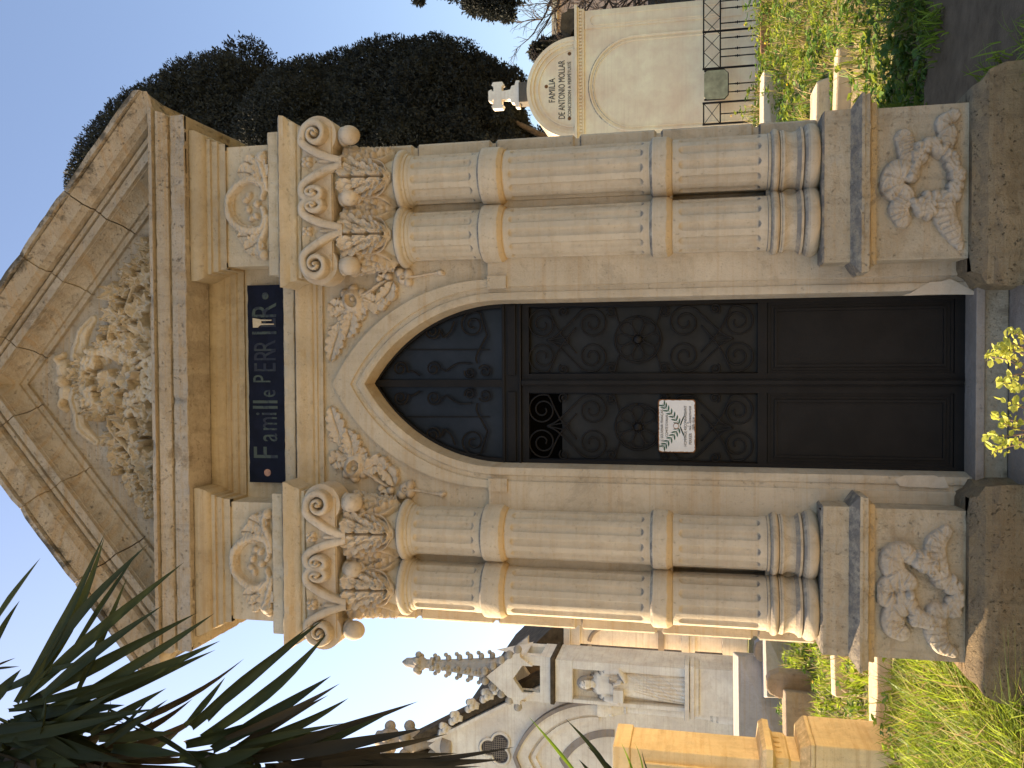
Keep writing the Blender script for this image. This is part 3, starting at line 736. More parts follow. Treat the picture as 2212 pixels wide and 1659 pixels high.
# --- oak garland in the spandrels
def spandrel(k):
    Y = .035; r = Relief(.02, .80, 2.80, 3.83, .0034)
    s = .6777/4.88
    c = lambda pts: [(abs(a), b) for a, b in px([(1000*.6777+x*s, 1200*.6777+y*s) for x, y in pts], Y)]
    r.frond(c([(430,1030),(400,880),(330,660),(275,450)]), .085, .030, 5)
    r.frond(c([(630,1200),(600,1010),(530,820)]), .085, .040, 4)
    r.frond(c([(330,1000),(265,870)]), .045, .020, 2)
    r.frond(c([(540,1230),(470,1190),(380,1130)]), .080, .036, 3)
    r.frond(c([(480,1260),(380,1300),(280,1370)]), .085, .036, 3)
    r.frond(c([(700,1260),(780,1200),(860,1170)]), .070, .034, 3)
    cc = c([(650,1400)])[0]
    r.ball(*cc, .070, .060, e=1.15, ang=.5)
    for a in range(7):
        t = a/7*2*math.pi; r.ball(cc[0]+.070*math.cos(t), cc[1]+.070*math.sin(t), .030, .034)
    r.ball(*cc, .034, .05, 'sub', e=1.3, ang=.6); r.ball(cc[0]+.01, cc[1], .018, .044)
    r.frond(c([(840,1420),(960,1380),(1060,1400),(1100,1470)]), .095, .044, 4)
    r.stroke(smooth(c([(760,1470),(900,1520),(1020,1620),(1150,1700)]), 16), [.014,.020,.016,.010], [.034,.038,.034,.026])
    c2 = lambda pts: [(abs(a), b) for a, b in px([(1000*.6777+x*.6777/2.0733, 850*.6777+y*.6777/2.0733) for x, y in pts], Y)]
    r.frond(c2([(440,1300),(510,1370),(545,1450)]), .075, .040, 3)
    for x, y, q in ((470,1500,.036),(512,1478,.026),(450,1465,.024),(610,1468,.040),(585,1505,.032),(640,1440,.028),(640,1495,.030)): r.ball(*c2([(x, y)])[0], q, .040)
    r.ball(*c2([(612,1470)])[0], .014, .04, 'sub'); r.ball(*c2([(470,1500)])[0], .012, .04, 'sub')
    r.stroke(smooth(c2([(600,1470),(700,1480),(780,1495),(850,1505)]), 20), [.016,.008,.008,.010], [.034,.022,.020,.022])
    r.ball(*c2([(852,1503)])[0], .018, .028, e=1.5, ang=1.3)
    r.jag(.0018, 80+k*9)
    return r
SPN = spandrel(0)
fixn(SPN.mesh('oak_garland', M['stone_relief'], mau, lambda X, Z, H: (-X, .035-H, Z)))
SPN.mesh('oak_garland', M['stone_relief'], mau, lambda X, Z, H: (X, .035-H, Z))

# --- tympanum: wreath, ribbon, grapes and ivy sprays
def tymp():
    Y = -.03; r = Relief(-1.20, 1.20, 4.755, 5.66, .0042); s = .6777/3.3179
    c = lambda pts: px([(x*s, 1000*.6777+y*s) for x, y in pts], Y)
    C_ = c([(1180,700)])[0]; Cx, Cz = C_
    # wreath ring, thick and knobbly with grapes
    rr = random.Random(5)
    for i in range(420):
        a = rr.random()*2*math.pi; q = .185+rr.gauss(0, .034)
        x, z = Cx+q*math.cos(a), Cz-.01+q*1.02*math.sin(a)
        r.ball(x, z, .017+.005*rr.random(), .017, lift=.055-.9*abs(q-.185))
    for a in np.linspace(.6, 5.7, 14):
        q = .20+.03*math.sin(a*5); r.ivy(Cx+q*math.cos(a+4.7), Cz+q*math.sin(a+4.7), .085, a+4.7+rr.uniform(-1, 1), .085, (rr.uniform(-.3, .3), rr.uniform(-.3, .3)))
    # big drooping leaves in the middle
    r.ivy(*c([(1180,690)])[0], .12, 3.6, .10, (.25, .1)); r.ivy(*c([(1390,690)])[0], .13, -1.2, .13, (-.2, -.4)); r.ivy(*c([(1230,850)])[0], .11, -2.2, .12, (-.4, .1))
    # ribbon: bow at the top, ends falling both sides
    r.ball(*c([(690,710)])[0], .045, .075); r.ball(*c([(690,590)])[0], .055, .055, e=1.2, ang=0); r.ball(*c([(720,850)])[0], .058, .055, e=1.2, ang=0)
    r.ball(*c([(720,960)])[0], .040, .07, 'sub')
    for tr in ([(690,560),(640,480),(680,440)], [(700,880),(680,960),(700,1010)]):
        r.stroke(smooth(c(tr), 12), .022, [.05,.06,.03])
    for tr in ([(860,680),(850,450),(860,330),(900,200),(990,60)], [(860,720),(830,900),(850,1040),(880,1200),(1020,1350)]):
        pts = smooth(c(tr), 40); r.stroke(pts, [.050,.052,.048,.042,.026], [.030,.052,.026,.044,.018], flat=.25)
        r.stroke(pts, .008, .014, 'sub')
    for k in range(5):
        p = c([(850+14*k, 640+35*k)])[0]; r.seg((p[0]-.04, p[1]+.05), (p[0]+.04, p[1]-.03), .006, .006, .012, .012, 'sub')
    # grape bunches
    for (gx, gy, n, ex) in ((1010,480,26,.06),(1000,880,26,.06),(1620,560,50,.09),(1640,760,50,.09),(1500,940,40,.08)):
        p = c([(gx, gy)])[0]
        for i in range(n): r.ball(p[0]+rr.uniform(-ex, ex), p[1]+rr.uniform(-ex, ex)*.8, .019, .020, lift=.055+.02*rr.random())
    # leaf sprays: coordinates read from the photograph, left one and right one
    s1 = .6777/3.3179
    R_ = lambda x, y: px([(150*.6777+x*s1, 750*.6777+y*s1)], Y)[0]; L_ = lambda x, y: px([(150*.6777+x*s1, 1200*.6777+y*s1)], Y)[0]
    for (x, y, q, a) in ((1080,120,.060,1.2),(1160,180,.055,-.5),(1030,240,.060,2.2),(1130,270,.055,.3),(930,360,.065,2.6),(1010,340,.05,.5),(1160,380,.055,-1.),(900,440,.070,2.4),(1100,470,.085,.2),
        (990,500,.06,1.2),(760,590,.080,2.5),(860,600,.06,.9),(760,700,.065,3.4),(1080,730,.085,.6),(990,800,.095,-1.2),(1150,610,.05,.2),(720,830,.075,2.2),(780,900,.065,3.),(840,880,.060,-.4),
        (790,980,.065,-1.7),(900,960,.06,.5),(1060,1050,.105,.8),(1150,1120,.085,-.3),(870,1100,.085,1.9),(820,1190,.095,-2.2),(960,1160,.08,-.9),(1100,1230,.09,-.2),(1150,1280,.08,.6),(680,1000,.04,2.)):
        p = R_(x, y); r.ivy(p[0], p[1], q*1.18, a+rr.uniform(-.3,.3), .075+.045*rr.random(), (rr.uniform(-.4,.4), rr.uniform(-.4,.4)))
    for (x, y, q, a) in ((920,580,.095,.9),(760,600,.080,2.),(1000,640,.06,-.8),(690,640,.06,2.8),(760,720,.080,-2.6),(980,740,.09,-1.2),(1100,560,.07,.6),(780,850,.085,-2.4),(860,880,.06,-1.5),(1020,860,.09,-.5),(1130,860,.08,-.8),
        (900,930,.06,-1.6),(1080,950,.095,-1.1),(780,960,.05,2.8),(910,1080,.085,-2.4),(1000,1060,.055,.2),(1120,1090,.085,-.6),(1200,1100,.05,.3),(930,1160,.07,-2.),(1120,1160,.06,-1.6),(1010,1240,.065,-2.2),(1060,1310,.075,-2.),
        (1180,1210,.055,-.8),(1130,1280,.05,-.4),(1180,1340,.06,-1.),(1110,1400,.06,-2.2),(1200,1430,.05,-1.),(620,330,.08,2.6),(1120,400,.09,.9),(860,440,.08,1.4),(1000,300,.07,0),(780,300,.06,2.4)):
        p = L_(x, y); r.ivy(p[0], p[1], q*1.18, a+rr.uniform(-.3,.3), .075+.045*rr.random(), (rr.uniform(-.4,.4), rr.uniform(-.4,.4)))
    st_ = [R_(*p) for p in ((730,1100),(740,1000),(880,820),(950,600),(1050,400),(1120,200))]; r.stroke(smooth(st_, 30), .013, [.085,.07,.05])
    st_ = [L_(*p) for p in ((720,420),(740,560),(860,700),(970,860),(1030,1050),(1120,1300))]; r.stroke(smooth(st_, 30), .013, [.085,.07,.05])
    r.jag(.003, 70)
    return r
tymp().mesh('wreath_carving', M['stone_relief'], mau, plane_fn(-.03))

# --- wreaths on the pedestal dies
def ped_wreath(var):
    Y = -.178; r = Relief(.63, 1.38, .335, .735, .0032)
    rr = random.Random(3+var); s = .6777/2.2946
    c = lambda pts: [(abs(a), b) for a, b in px([(2300*.6777+x*s, ((250 if var == 0 else 1600)*.6777)+y*s) for x, y in pts], Y)]
    C_ = c([(1500, 740)])[0] if var == 0 else c([(1480, 650)])[0]
    def rope(pts, w, h, n):
        pts = smooth(c(pts), n)
        for p in pts:
            for _ in range(4): r.ball(p[0]+rr.uniform(-w, w), p[1]+rr.uniform(-w, w), .018+.008*rr.random(), h*.5, lift=h*.5)
    def ribbon(pts, w, h, fold=5):
        pts = smooth(c(pts), 26); r.stroke(pts, w, h, flat=.25)
        for k in range(fold):
            i = int((k+.5)/fold*(len(pts)-1)); p = pts[i]; d = (pts[i+1][0]-p[0], pts[i+1][1]-p[1]); L = math.hypot(*d)+1e-9; nx, nz = -d[1]/L, d[0]/L
            r.seg((p[0]-nx*.04+.006, p[1]-nz*.04), (p[0]+nx*.03, p[1]+nz*.03), .008, .004, .009, .004, 'sub')
    if var == 0:
        rope([(1420,630),(1450,540),(1540,500),(1640,560),(1700,680),(1700,800),(1620,900),(1520,880)], .022, .058, 26)
        ribbon([(1600,520),(1650,420),(1620,330),(1700,270)], [.050,.045,.030], [.045,.038,.02])
        ribbon([(1360,560),(1330,440)], [.05,.045], [.045,.03]); ribbon([(1380,700),(1280,680),(1240,800),(1330,860)], [.05,.06,.05], [.055,.05,.05])
        ribbon([(1330,880),(1290,960),(1320,1040)], [.045,.050,.040], [.05,.045,.03]); rope([(1420,920),(1500,980),(1520,930)], .022, .06, 8)
        ribbon([(1620,900),(1630,1020),(1680,1120),(1740,1230)], [.055,.055,.045,.02], [.05,.045,.04,.02], 8)
        r.ball(*c([(1375,730)])[0], .028, .075)
    else:
        rope([(1440,400),(1480,450),(1520,470)], .028, .07, 9); rope([(1400,800),(1460,850),(1500,860)], .026, .06, 9)
        ribbon([(1360,580),(1260,500),(1240,400),(1320,360),(1380,400)], [.045,.06,.055,.04], [.055,.055,.05,.05])
        ribbon([(1300,590),(1220,600),(1200,690),(1300,700)], [.045,.055,.045], [.05,.045,.05])
        ribbon([(1360,730),(1260,800),(1250,900),(1310,950)], [.045,.06,.045], [.055,.05,.03])
        ribbon([(1600,560),(1560,420),(1560,300),(1640,210)], [.050,.055,.050,.030], [.05,.05,.045,.025], 7)
        ribbon([(1560,800),(1560,940),(1600,1040),(1690,1100)], [.050,.055,.045,.025], [.05,.045,.04,.02], 7)
        rope([(1620,560),(1690,620),(1700,720),(1640,800)], .028, .045, 14)
        r.ball(*c([(1370,665)])[0], .027, .08)
    r.ball(C_[0]+.01, C_[1], .055, .03, 'sub')
    r.jag(.003, 100); return r
ped_wreath(0).mesh('wreath_carving', M['low_relief'], mau, plane_fn(-.178))
fixn(ped_wreath(1).mesh('wreath_carving', M['low_relief'], mau, lambda X, Z, H: (-X, -.178-H, Z)))

# --- navy name board with worn letters
nb = MB(); nrn = random.Random(2)
top = [(x, P(541, 829, 0).z+nrn.uniform(-.003, .002)) for x in np.linspace(.602, -.602, 40)]; bot = [(x, P(617, 829, 0).z+nrn.uniform(-.003, .003)) for x in np.linspace(-.602, .602, 40)]
nb.prism(top+bot, -.022, .01)
NB = fixn(nb.build('name_board', M['navy'], mau))
eb = MB(); eb.box(-.606, .606, -.012, .01, 4.066, 4.082); fixn(eb.build('board_edge', M['wood_edge'], NB))
zm = 4.186
lx = lambda y: P(580, y, -.024).x
def let(ch, y, size, sx, mat, dz=0): textm(ch, size, (lx(y), -.0235, zm+dz), mat, NB, sx=sx, ext=.001)
for ch, y, sz, sx_, dz in (('F', 979, .235, .80, .0), ('a', 945, .20, .62, -.006), ('m', 915, .20, .60, -.006), ('i', 894, .21, .7, .0), ('l', 880, .24, .8, .0), ('l', 868, .24, .8, .0), ('e', 850, .17, .62, -.008)):
    let(ch, y, sz, sx_, M['gold'], dz)
let('P', 819, .17, .60, M['gold'], .022)
for ch, y in (('E', 794), ('R', 768), ('R', 748)): let(ch, y, .21, .60, M['gold_faint'])
let('I', 719, .235, .70, M['gold']); let('E', 698, .22, .60, M['gold_faint']); let('R', 672, .235, .70, M['gold'])
for y, m_ in ((639, 'gold'), (1021, 'brown')):
    d_ = MB(); n = 20; c_ = (lx(y), zm)
    d_.prism([(c_[0]+.022*math.cos(2*math.pi*i/n), c_[1]+.022*math.sin(2*math.pi*i/n)) for i in range(n)], -.026, -.021); fixn(d_.build('stud', M[m_], NB))
gl = MB(); p0 = P(553, 697, -.024)     # splash of putty with two drips
gl.prism([(p0.x-.030, p0.z+.018), (p0.x+.028, p0.z+.020), (p0.x+.022, p0.z-.020), (p0.x+.018, p0.z-.032), (p0.x+.016, p0.z-.105), (p0.x+.010, p0.z-.105), (p0.x+.009, p0.z-.036),
          (p0.x-.006, p0.z-.038), (p0.x-.008, p0.z-.120), (p0.x-.014, p0.z-.120), (p0.x-.015, p0.z-.030), (p0.x-.030, p0.z-.012)], -.030, -.022)
fixn(gl.build('putty_drip', M['putty'], NB))

# --- doors
YD = .135
def quadz(x0, x1, z0, z1, y): return [(x0,y,z0),(x1,y,z0),(x1,y,z1),(x0,y,z1)]
ZB, ZL, ZT0, ZT1 = .24, 1.285, 2.635, 2.745
fm = MB(); fm.box(-.49, .49, YD, YD+.05, ZT0, ZT1); fm.box(-.46, -.05, YD-.012, YD, ZT0+.030, ZT1-.030); fm.box(.05, .46, YD-.012, YD, ZT0+.030, ZT1-.030)
fm.box(-.49,.49, YD-.010, YD+.001, ZT0-.002, ZT0+.014); fm.box(-.49,.49, YD-.010, YD+.001, ZT1-.014, ZT1+.004)
fm.box(-.022, .022, YD-.005, YD+.04, ZT1, 3.55)
fixn(fm.build('transom', M['door'], mau, bevel=.003))
def curl2(cx, cz, r0, r1, a0, turns, n=34, y=0):
    return [(cx+(r0+(r1-r0)*t)*math.cos(a0+turns*2*math.pi*t), y, cz+(r0+(r1-r0)*t)*math.sin(a0+turns*2*math.pi*t)) for t in np.linspace(0, 1, n)]
for sg in (1, -1):
    lf = MB(); lo, hi = sorted((sg*.010, sg*.492))
    w = .045
    lf.box(lo, lo+w, YD+.006, YD+.045, ZB, ZT0-.004); lf.box(hi-w, hi, YD+.006, YD+.045, ZB, ZT0-.004)
    lf.box(lo, hi, YD+.008, YD+.046, ZB, ZB+.05); lf.box(lo, hi, YD+.008, YD+.046, ZL-.04, ZL+.01); lf.box(lo, hi, YD+.008, YD+.046, ZT0-.045, ZT0-.004)
    lf.box(lo+w, hi-w, YD+.024, YD+.040, ZB+.04, ZL-.03)
    # raised panel with mouldings
    for d, y in ((.0, .016), (.018, .022), (.036, .012)):
        a, b, c, e = lo+w+d, hi-w-d, ZB+.055+d, ZL-.045-d; t = .012
        lf.box(a, b, YD+y, YD+.028, c, c+t); lf.box(a, b, YD+y, YD+.028, e-t, e); lf.box(a, a+t, YD+y, YD+.028, c+t, e-t); lf.box(b-t, b, YD+y, YD+.028, c+t, e-t)
    mx_, mz_ = (lo+hi)/2, (ZB+ZL)/2+.02
    D = fixn(lf.build('door_leaf', M['door'], mau))
    g = MB(); 
    # panes lie behind the ironwork; on the left leaf the top one is missing
    g.box(lo+w, hi-w, YD+.055, YD+.060, ZL, (ZT0-.045) if sg > 0 else 2.40); fixn(g.build('glass_pane', M['glass2'], D))
    ir = MB(); cx = (lo+hi)/2; zc_ = (ZL+ZT0)/2-.005; y = YD+.020; r = .0052
    T = lambda pts, rr=r: ir.tube(pts, rr, 6)
    for s2 in (1, -1):
        for vz in (1, -1):
            q = lambda u, v: (cx+s2*u, y, zc_+vz*v)
            def sp(u, v, r0, r1, a0, tu): return [q(u+rr_*math.cos(a), v+rr_*math.sin(a)) for rr_, a in ((r0+(r1-r0)*t, a0+tu*2*math.pi*t) for t in np.linspace(0, 1, 40))]
            pre = [q(*p) for p in smooth([(-.075,.355),(0,.42),(.075,.47),(.185,.52)], 16)]
            T(pre[:-1]+sp(.095, .555, .092, .018, -.35, 1.9))
            T([q(*p) for p in smooth([(0,.53),(.03,.47),(.10,.395),(.185,.31)], 14)][:-1]+sp(.095, .265, .092, .018, .45, -1.9))
            T(sp(.168, .43, .030, .008, 2.6, -1.4)); T(sp(.160, .150, .030, .008, 1.9, 1.4), .0045)
            T([q(*p) for p in smooth([(.168,.18),(.19,.14),(.13,.12),(.09,.105)], 12)], .0045)
            T([q(*p) for p in smooth([(0,.53),(.012,.47),(.02,.42),(.0,.40)], 12)], .004)
    T([(cx+.132*math.cos(a), y, zc_+.132*math.sin(a)) for a in np.linspace(0, 2*math.pi, 49)])
    for k in range(8):
        a = k*math.pi/4; u, v = math.cos(a), math.sin(a)
        T([(cx+u*p-v*qq, y-.004, zc_+v*p+u*qq) for p, qq in smooth([(.025,.0),(.06,.028),(.105,.030),(.120,0),(.105,-.030),(.06,-.028),(.025,0)], 20)], .0042)
    ir.ball((cx, y-.006, zc_), .024, 10, (1, .5, 1))
    for x_ in (lo+w+.002, hi-w-.002): T([(x_, y, ZL+.01), (x_, y, ZT0-.05)], .005)
    o = ir.build('iron_scrollwork', M['iron'], D, smooth=True)
D0 = MB(); D0.box(-.012, .022, YD-.014, YD+.04, ZB+.01, ZT0-.006); D0.box(-.006, .016, YD-.022, YD-.014, ZB+.01, ZT0-.006); fixn(D0.build('meeting_stile', M['door'], mau, bevel=.003))
# fanlight: dusty glass and scrolls
ga = [(x, z) for x, z in arch(.475, 2.74, 2.745, .955)][2:]
gm = MB(); gm.prism([(x, z) for x, z in ga]+[(-x, z) for x, z in ga[::-1][1:]], YD+.055, YD+.060)
G = fixn(gm.build('fanlight_glass', M['glass'], mau))
gf = MB(); 
rim_o = arch(.488, 2.74, 2.745, .968)[2:]; rim_i = arch(.445, 2.74, 2.745, .925)[2:]
for sg in (1, -1):
    n = len(rim_o); v = [(sg*x, y_, z) for y_ in (YD, YD+.03) for row in (rim_o, rim_i) for x, z in row]
    gf.add(v, [(i, i+1, n+i+1, n+i) for i in range(n-1)]+[(2*n+i, 2*n+i+1, 3*n+i+1, 3*n+i) for i in range(n-1)]+[(n+i, n+i+1, 3*n+i+1, 3*n+i) for i in range(n-1)])
s5 = .6777/2.0733
q5 = lambda x, y: P(1000*.6777+x*s5, 850*.6777+y*s5, YD+.02)
def sc5(cx, cy, r0, a0, tu, pre=None, rad=.0062):
    c = q5(cx, cy); pts = [(c.x+(r0+(.012-r0)*t)*math.cos(a0+tu*2*math.pi*t), YD+.02, c.z+(r0+(.012-r0)*t)*math.sin(a0+tu*2*math.pi*t)) for t in np.linspace(0, 1, 34)]
    if pre: pts = [tuple(q5(*p)) for p in smooth([*pre], 14)][:-1]+pts
    gf.tube(pts, rad, 6); gf.tube([(-a, b, c_) for a, b, c_ in pts], rad, 6)
sc5(1050, 385, .082, -.6, 1.7, [(1080,640),(1075,590),(1120,500),(1150,440)])
sc5(780, 430, .048, -1.2, -1.6, [(930,360),(900,430),(850,475)])
sc5(570, 675, .045, -1.5, 1.5, [(700,720),(650,690),(620,700)])
sc5(790, 675, .045, -1.5, 1.5, [(1040,640),(950,640),(860,700)])
sc5(1030, 700, .032, 1.2, 1.4); sc5(1130, 690, .038, 1.2, -1.4); sc5(440, 690, .030, -1, 1.3)
for a, b in (((510,548),(1160,548)),):
    p, q = q5(*a), q5(*b); gf.tube([p, q], .004, 6); gf.tube([(-p.x,p.y,p.z), (-q.x,q.y,q.z)], .004, 6)
fixn(gf.build('fanlight_ironwork', M['iron'], mau, smooth=False))
bx = MB(); bx.box(-.49,.49,.30,.34,.2,3.6); fixn(bx.build('dark_interior_sheet', M['void'], mau))  # black sheet standing in for the darkness behind the doors

# --- enamel plaque hung on the door
Yp = YD-.004; pc = P(1462, 920, Yp); hw, hh = .150, .104
pl = thing('enamel_plaque', 'white enamel remembrance plaque with rusty rim hung on the dark door', 'plaque', (pc.x, Yp, pc.z))
def rrect(cx, cz, w, h, r, n=5, jit=0):
    out = []
    for sx_, sz_, a0 in ((1,1,0),(-1,1,90),(-1,-1,180),(1,-1,270)):
        for i in range(n+1): a = R(a0+90*i/n); out.append((cx+sx_*(w-r)+r*math.cos(a), cz+sz_*(h-r)+r*math.sin(a)))
    return out
b_ = MB(); b_.prism(rrect(pc.x, pc.z, hw, hh, .016), Yp-.004, Yp); fixn(b_.build('rusty_rim', M['rust'], pl))
rn = random.Random(9); outl = rrect(pc.x, pc.z, hw-.005, hh-.006, .014); dense = []
for i in range(len(outl)):
    a, b = outl[i], outl[(i+1) % len(outl)]; n = max(1, int(math.hypot(a[0]-b[0], a[1]-b[1])/.006))
    for k in range(n): dense.append((a[0]+(b[0]-a[0])*k/n+rn.uniform(-.0015,.0015), a[1]+(b[1]-a[1])*k/n+rn.uniform(-.0018,.0018)))
b_ = MB(); b_.prism(dense, Yp-.0055, Yp-.003); fixn(b_.build('enamel_face', M['enamel'], pl))
def pt(s, size, dx, dz, sx=1, mat='black'): textm(s, size, (pc.x+dx, Yp-.0065, pc.z+dz), M[mat], pl, sx=sx, ext=.0006)
pt('LE SOUVENIR FRANÇAIS', .021, .0, .082, .82); pt("COMITÉ D'ORAN", .020, .0, .055, .80)
pt('HOMMAGE RECONNAISSANT', .0215, 0, -.048, .80); pt('À', .010, 0, -.062); pt('M', .012, .018, -.063)
pt('PERRIER', .022, -.072, -.076, .82); pt('PAUL - ADMINISTRATEUR', .0165, .045, -.075, .72); pt('1909-1914', .020, .012, -.093, .85)
lv = MB(); 
def lfl(x, z, a, L, w):
    c, s_ = math.cos(a), math.sin(a); o = [(0,0),(.3,.5),(.65,.45),(1,0),(.65,-.45),(.3,-.5)]
    lv.prism([(x+L*u*c-w*v*s_, z+L*u*s_+w*v*c) for u, v in o], Yp-.0068, Yp-.005)
for sg in (1, -1):
    stem = smooth([(pc.x+sg*.012, pc.z-.012), (pc.x+sg*.055, pc.z+.018), (pc.x+sg*.095, pc.z+.055), (pc.x+sg*.125, pc.z+.080)], 14)
    for i, p in enumerate(stem[:-1]):
        q = stem[i+1]; a = math.atan2(q[1]-p[1], q[0]-p[0]); lfl(p[0], p[1], a, math.hypot(q[0]-p[0], q[1]-p[1])*1.2, .0022)
        if i % 2 == 0: lfl(p[0], p[1], a+.75, .034, .009); lfl(p[0], p[1], a-.75, .034, .009)
    for i in range(4): lfl(pc.x+sg*.010*i, pc.z-.018-.004*i, (0 if sg > 0 else math.pi)+sg*(-.35), .030, .007)
    lfl(pc.x, pc.z-.015, (0 if sg > 0 else math.pi)-sg*.42, .085, .003)
fixn(lv.build('laurel_branches', M['laurel'], pl))
b_ = MB(); b_.prism([(pc.x+.016*math.cos(t), pc.z+.004+.016*math.sin(t)) for t in np.linspace(0, 2*math.pi, 25)[:-1]], Yp-.0078, Yp-.005); fixn(b_.build('medallion', M['brown'], pl))
b_ = MB(); b_.prism([(pc.x+.0125*math.cos(t), pc.z+.004+.0125*math.sin(t)) for t in np.linspace(0, 2*math.pi, 25)[:-1]], Yp-.0085, Yp-.005); fixn(b_.build('medallion_field', M['enamel'], pl))
# ================================================================ GROUND
def gz(x, y):
    d = y+4.8; z = .06*max(0, min(d, 22)-6)
    return z+.02*math.sin(x*1.7)*math.cos(y*1.3)*(1 if d > 6 else 0)
def grid(x0, x1, y0, y1, nx, ny, dz=0, fn=gz):
    v = [(x, y, fn(x, y)+dz) for y in np.linspace(y0, y1, ny) for x in np.linspace(x0, x1, nx)]
    return v, [(j*nx+i, j*nx+i+1, (j+1)*nx+i+1, (j+1)*nx+i) for j in range(ny-1) for i in range(nx-1)]
v, f = grid(-45, 45, -12, 60, 120, 100)
n0 = len(v); v += [(-900,-300,-2.5),(900,-300,-2.5),(900,1500,-.2),(-900,1500,-.2)]; f.append((n0,n0+1,n0+2,n0+3))
for i, p in enumerate(v[:n0]):
    if abs(p[0]) < 1.25 and -3.5 < p[1] < 3.4: v[i] = (p[0], p[1], -.35)
gnd = tag(raw('ground', v, f, M['ground'], smooth=True), kind='structure')
v, f = grid(-9, 1.5, -10, -1.1, 60, 60, .014); v = [(p[0], p[1], p[2] if not (abs(p[0]) < 1.3 and p[1] > -3.6) else -.34) for p in v]
tag(raw('bounce_gravel', v, f, M['gravel'], smooth=True), kind='structure')  # unseen pale ground added to bounce warm sunlight onto the facade
v, f = grid(1.50, 9, -3.4, 1.75, 60, 40, .034, lambda x, y: gz(x, y)+.015*math.sin(x*5+y*3)*math.sin(y*4))
tag(raw('path', v, f, M['conc'], smooth=True), kind='structure')

# ================================================================ VEGETATION BUILDERS
def blades(name, n, pos, mats, hmin, hmax, wd=.006, lean=.5, parent=None, clump=1, tries=1.0, matw=None):
    "grass: curved three-segment blades; pos() gives a root (x, y, z) and a height factor"
    V = []; F = []; MI = []
    for _ in range(n):
        x, y, z, k = pos(); a0 = random.uniform(0, 2*math.pi)
        mi = random.choices(range(len(mats)), matw)[0] if matw else random.randrange(len(mats))
        for _c in range(clump):
            a = a0+random.uniform(-1.4, 1.4) if clump > 1 else a0
            h = random.uniform(hmin, hmax)*k; w = wd*random.uniform(.6, 1.3); l = lean*h*random.uniform(.2, 1.2)
            dx, dy = math.cos(a), math.sin(a); wx, wy = -dy*w, dx*w; b = len(V)
            for t, ww in ((0, .8), (.35, 1), (.7, .7)):
                px_, py_, pz_ = x+dx*l*t*t, y+dy*l*t*t, z+h*(t-.28*t*t*(l/h if h else 0))
                V += [(px_-wx*ww, py_-wy*ww, pz_), (px_+wx*ww, py_+wy*ww, pz_)]
            e = (x+dx*l, y+dy*l, z+h*(1-.28*l/h)); V += [(e[0]-wx*.1, e[1]-wy*.1, e[2]), (e[0]+wx*.1, e[1]+wy*.1, e[2])]
            F += [(b+2*i, b+2*i+1, b+2*i+3, b+2*i+2) for i in range(3)]; MI += [mi]*3
    return fast(name, V, F, [M[m] for m in mats], parent, mi=MI)
def leaf_quads(name, items, mats, parent=None, mis=None, fold=.25):
    "items: (pos, dir, normal, length, width): pointed oval leaves of four faces folded on the midrib"
    V = []; F = []; MI = []
    for i, (p, d, nrm, L, w) in enumerate(items):
        p = np.array(p); d = np.array(d)/np.linalg.norm(d); s_ = np.cross(d, nrm); s_ = s_/(np.linalg.norm(s_)+1e-9); u = np.cross(s_, d)
        b = len(V)
        V += [p, p+d*L*.35+s_*w*.5+u*w*fold, p+d*L*.40, p+d*L*.35-s_*w*.5+u*w*fold, p+d*L*.75+s_*w*.36+u*w*fold*.6, p+d*L, p+d*L*.75-s_*w*.36+u*w*fold*.6]
        F += [(b, b+2, b+1, b+1), (b, b+3, b+2, b+2), (b+1, b+2, b+5, b+4), (b+2, b+3, b+6, b+5)]
        MI += [0 if mis is None else mis[i]]*4
    me = bpy.data.meshes.new(name); me.from_pydata([tuple(v) for v in V], [], [tuple(dict.fromkeys(q)) for q in F]); me.update()
    me.polygons.foreach_set('material_index', MI)
    return link(name, me, [M[m] for m in mats], parent)
def rv(): 
    v = rng.normal(size=3); return v/np.linalg.norm(v)

# ---------------------------------------------------------------- cypress trees
def crown_sprays(name, samples, mat, parent, size=.16):
    "samples: (point, outward). Each is a little fan of narrow scale-leaf sprays"
    n = len(samples); k = 6
    Pn = np.array([s[0] for s in samples]); O = np.array([s[1] for s in samples])
    V = np.zeros((n*k, 4, 3)); 
    for j in range(k):
        d = O+rng.normal(size=(n, 3))*.85; d[:, 2] += .30; d /= np.linalg.norm(d, axis=1)[:, None]
        s_ = np.cross(d, rng.normal(size=(n, 3))); s_ /= np.linalg.norm(s_, axis=1)[:, None]
        L = size*rng.uniform(.5, 1.25, (n, 1)); w = L*rng.uniform(.13, .26, (n, 1)); b = Pn+rng.normal(size=(n, 3))*size*.34
        V[j::k, 0] = b; V[j::k, 1] = b+d*L*.5+s_*w; V[j::k, 2] = b+d*L; V[j::k, 3] = b+d*L*.5-s_*w
    return fast(name, V.reshape(-1, 3), np.arange(n*k*4).reshape(-1, 4), M[mat], parent)
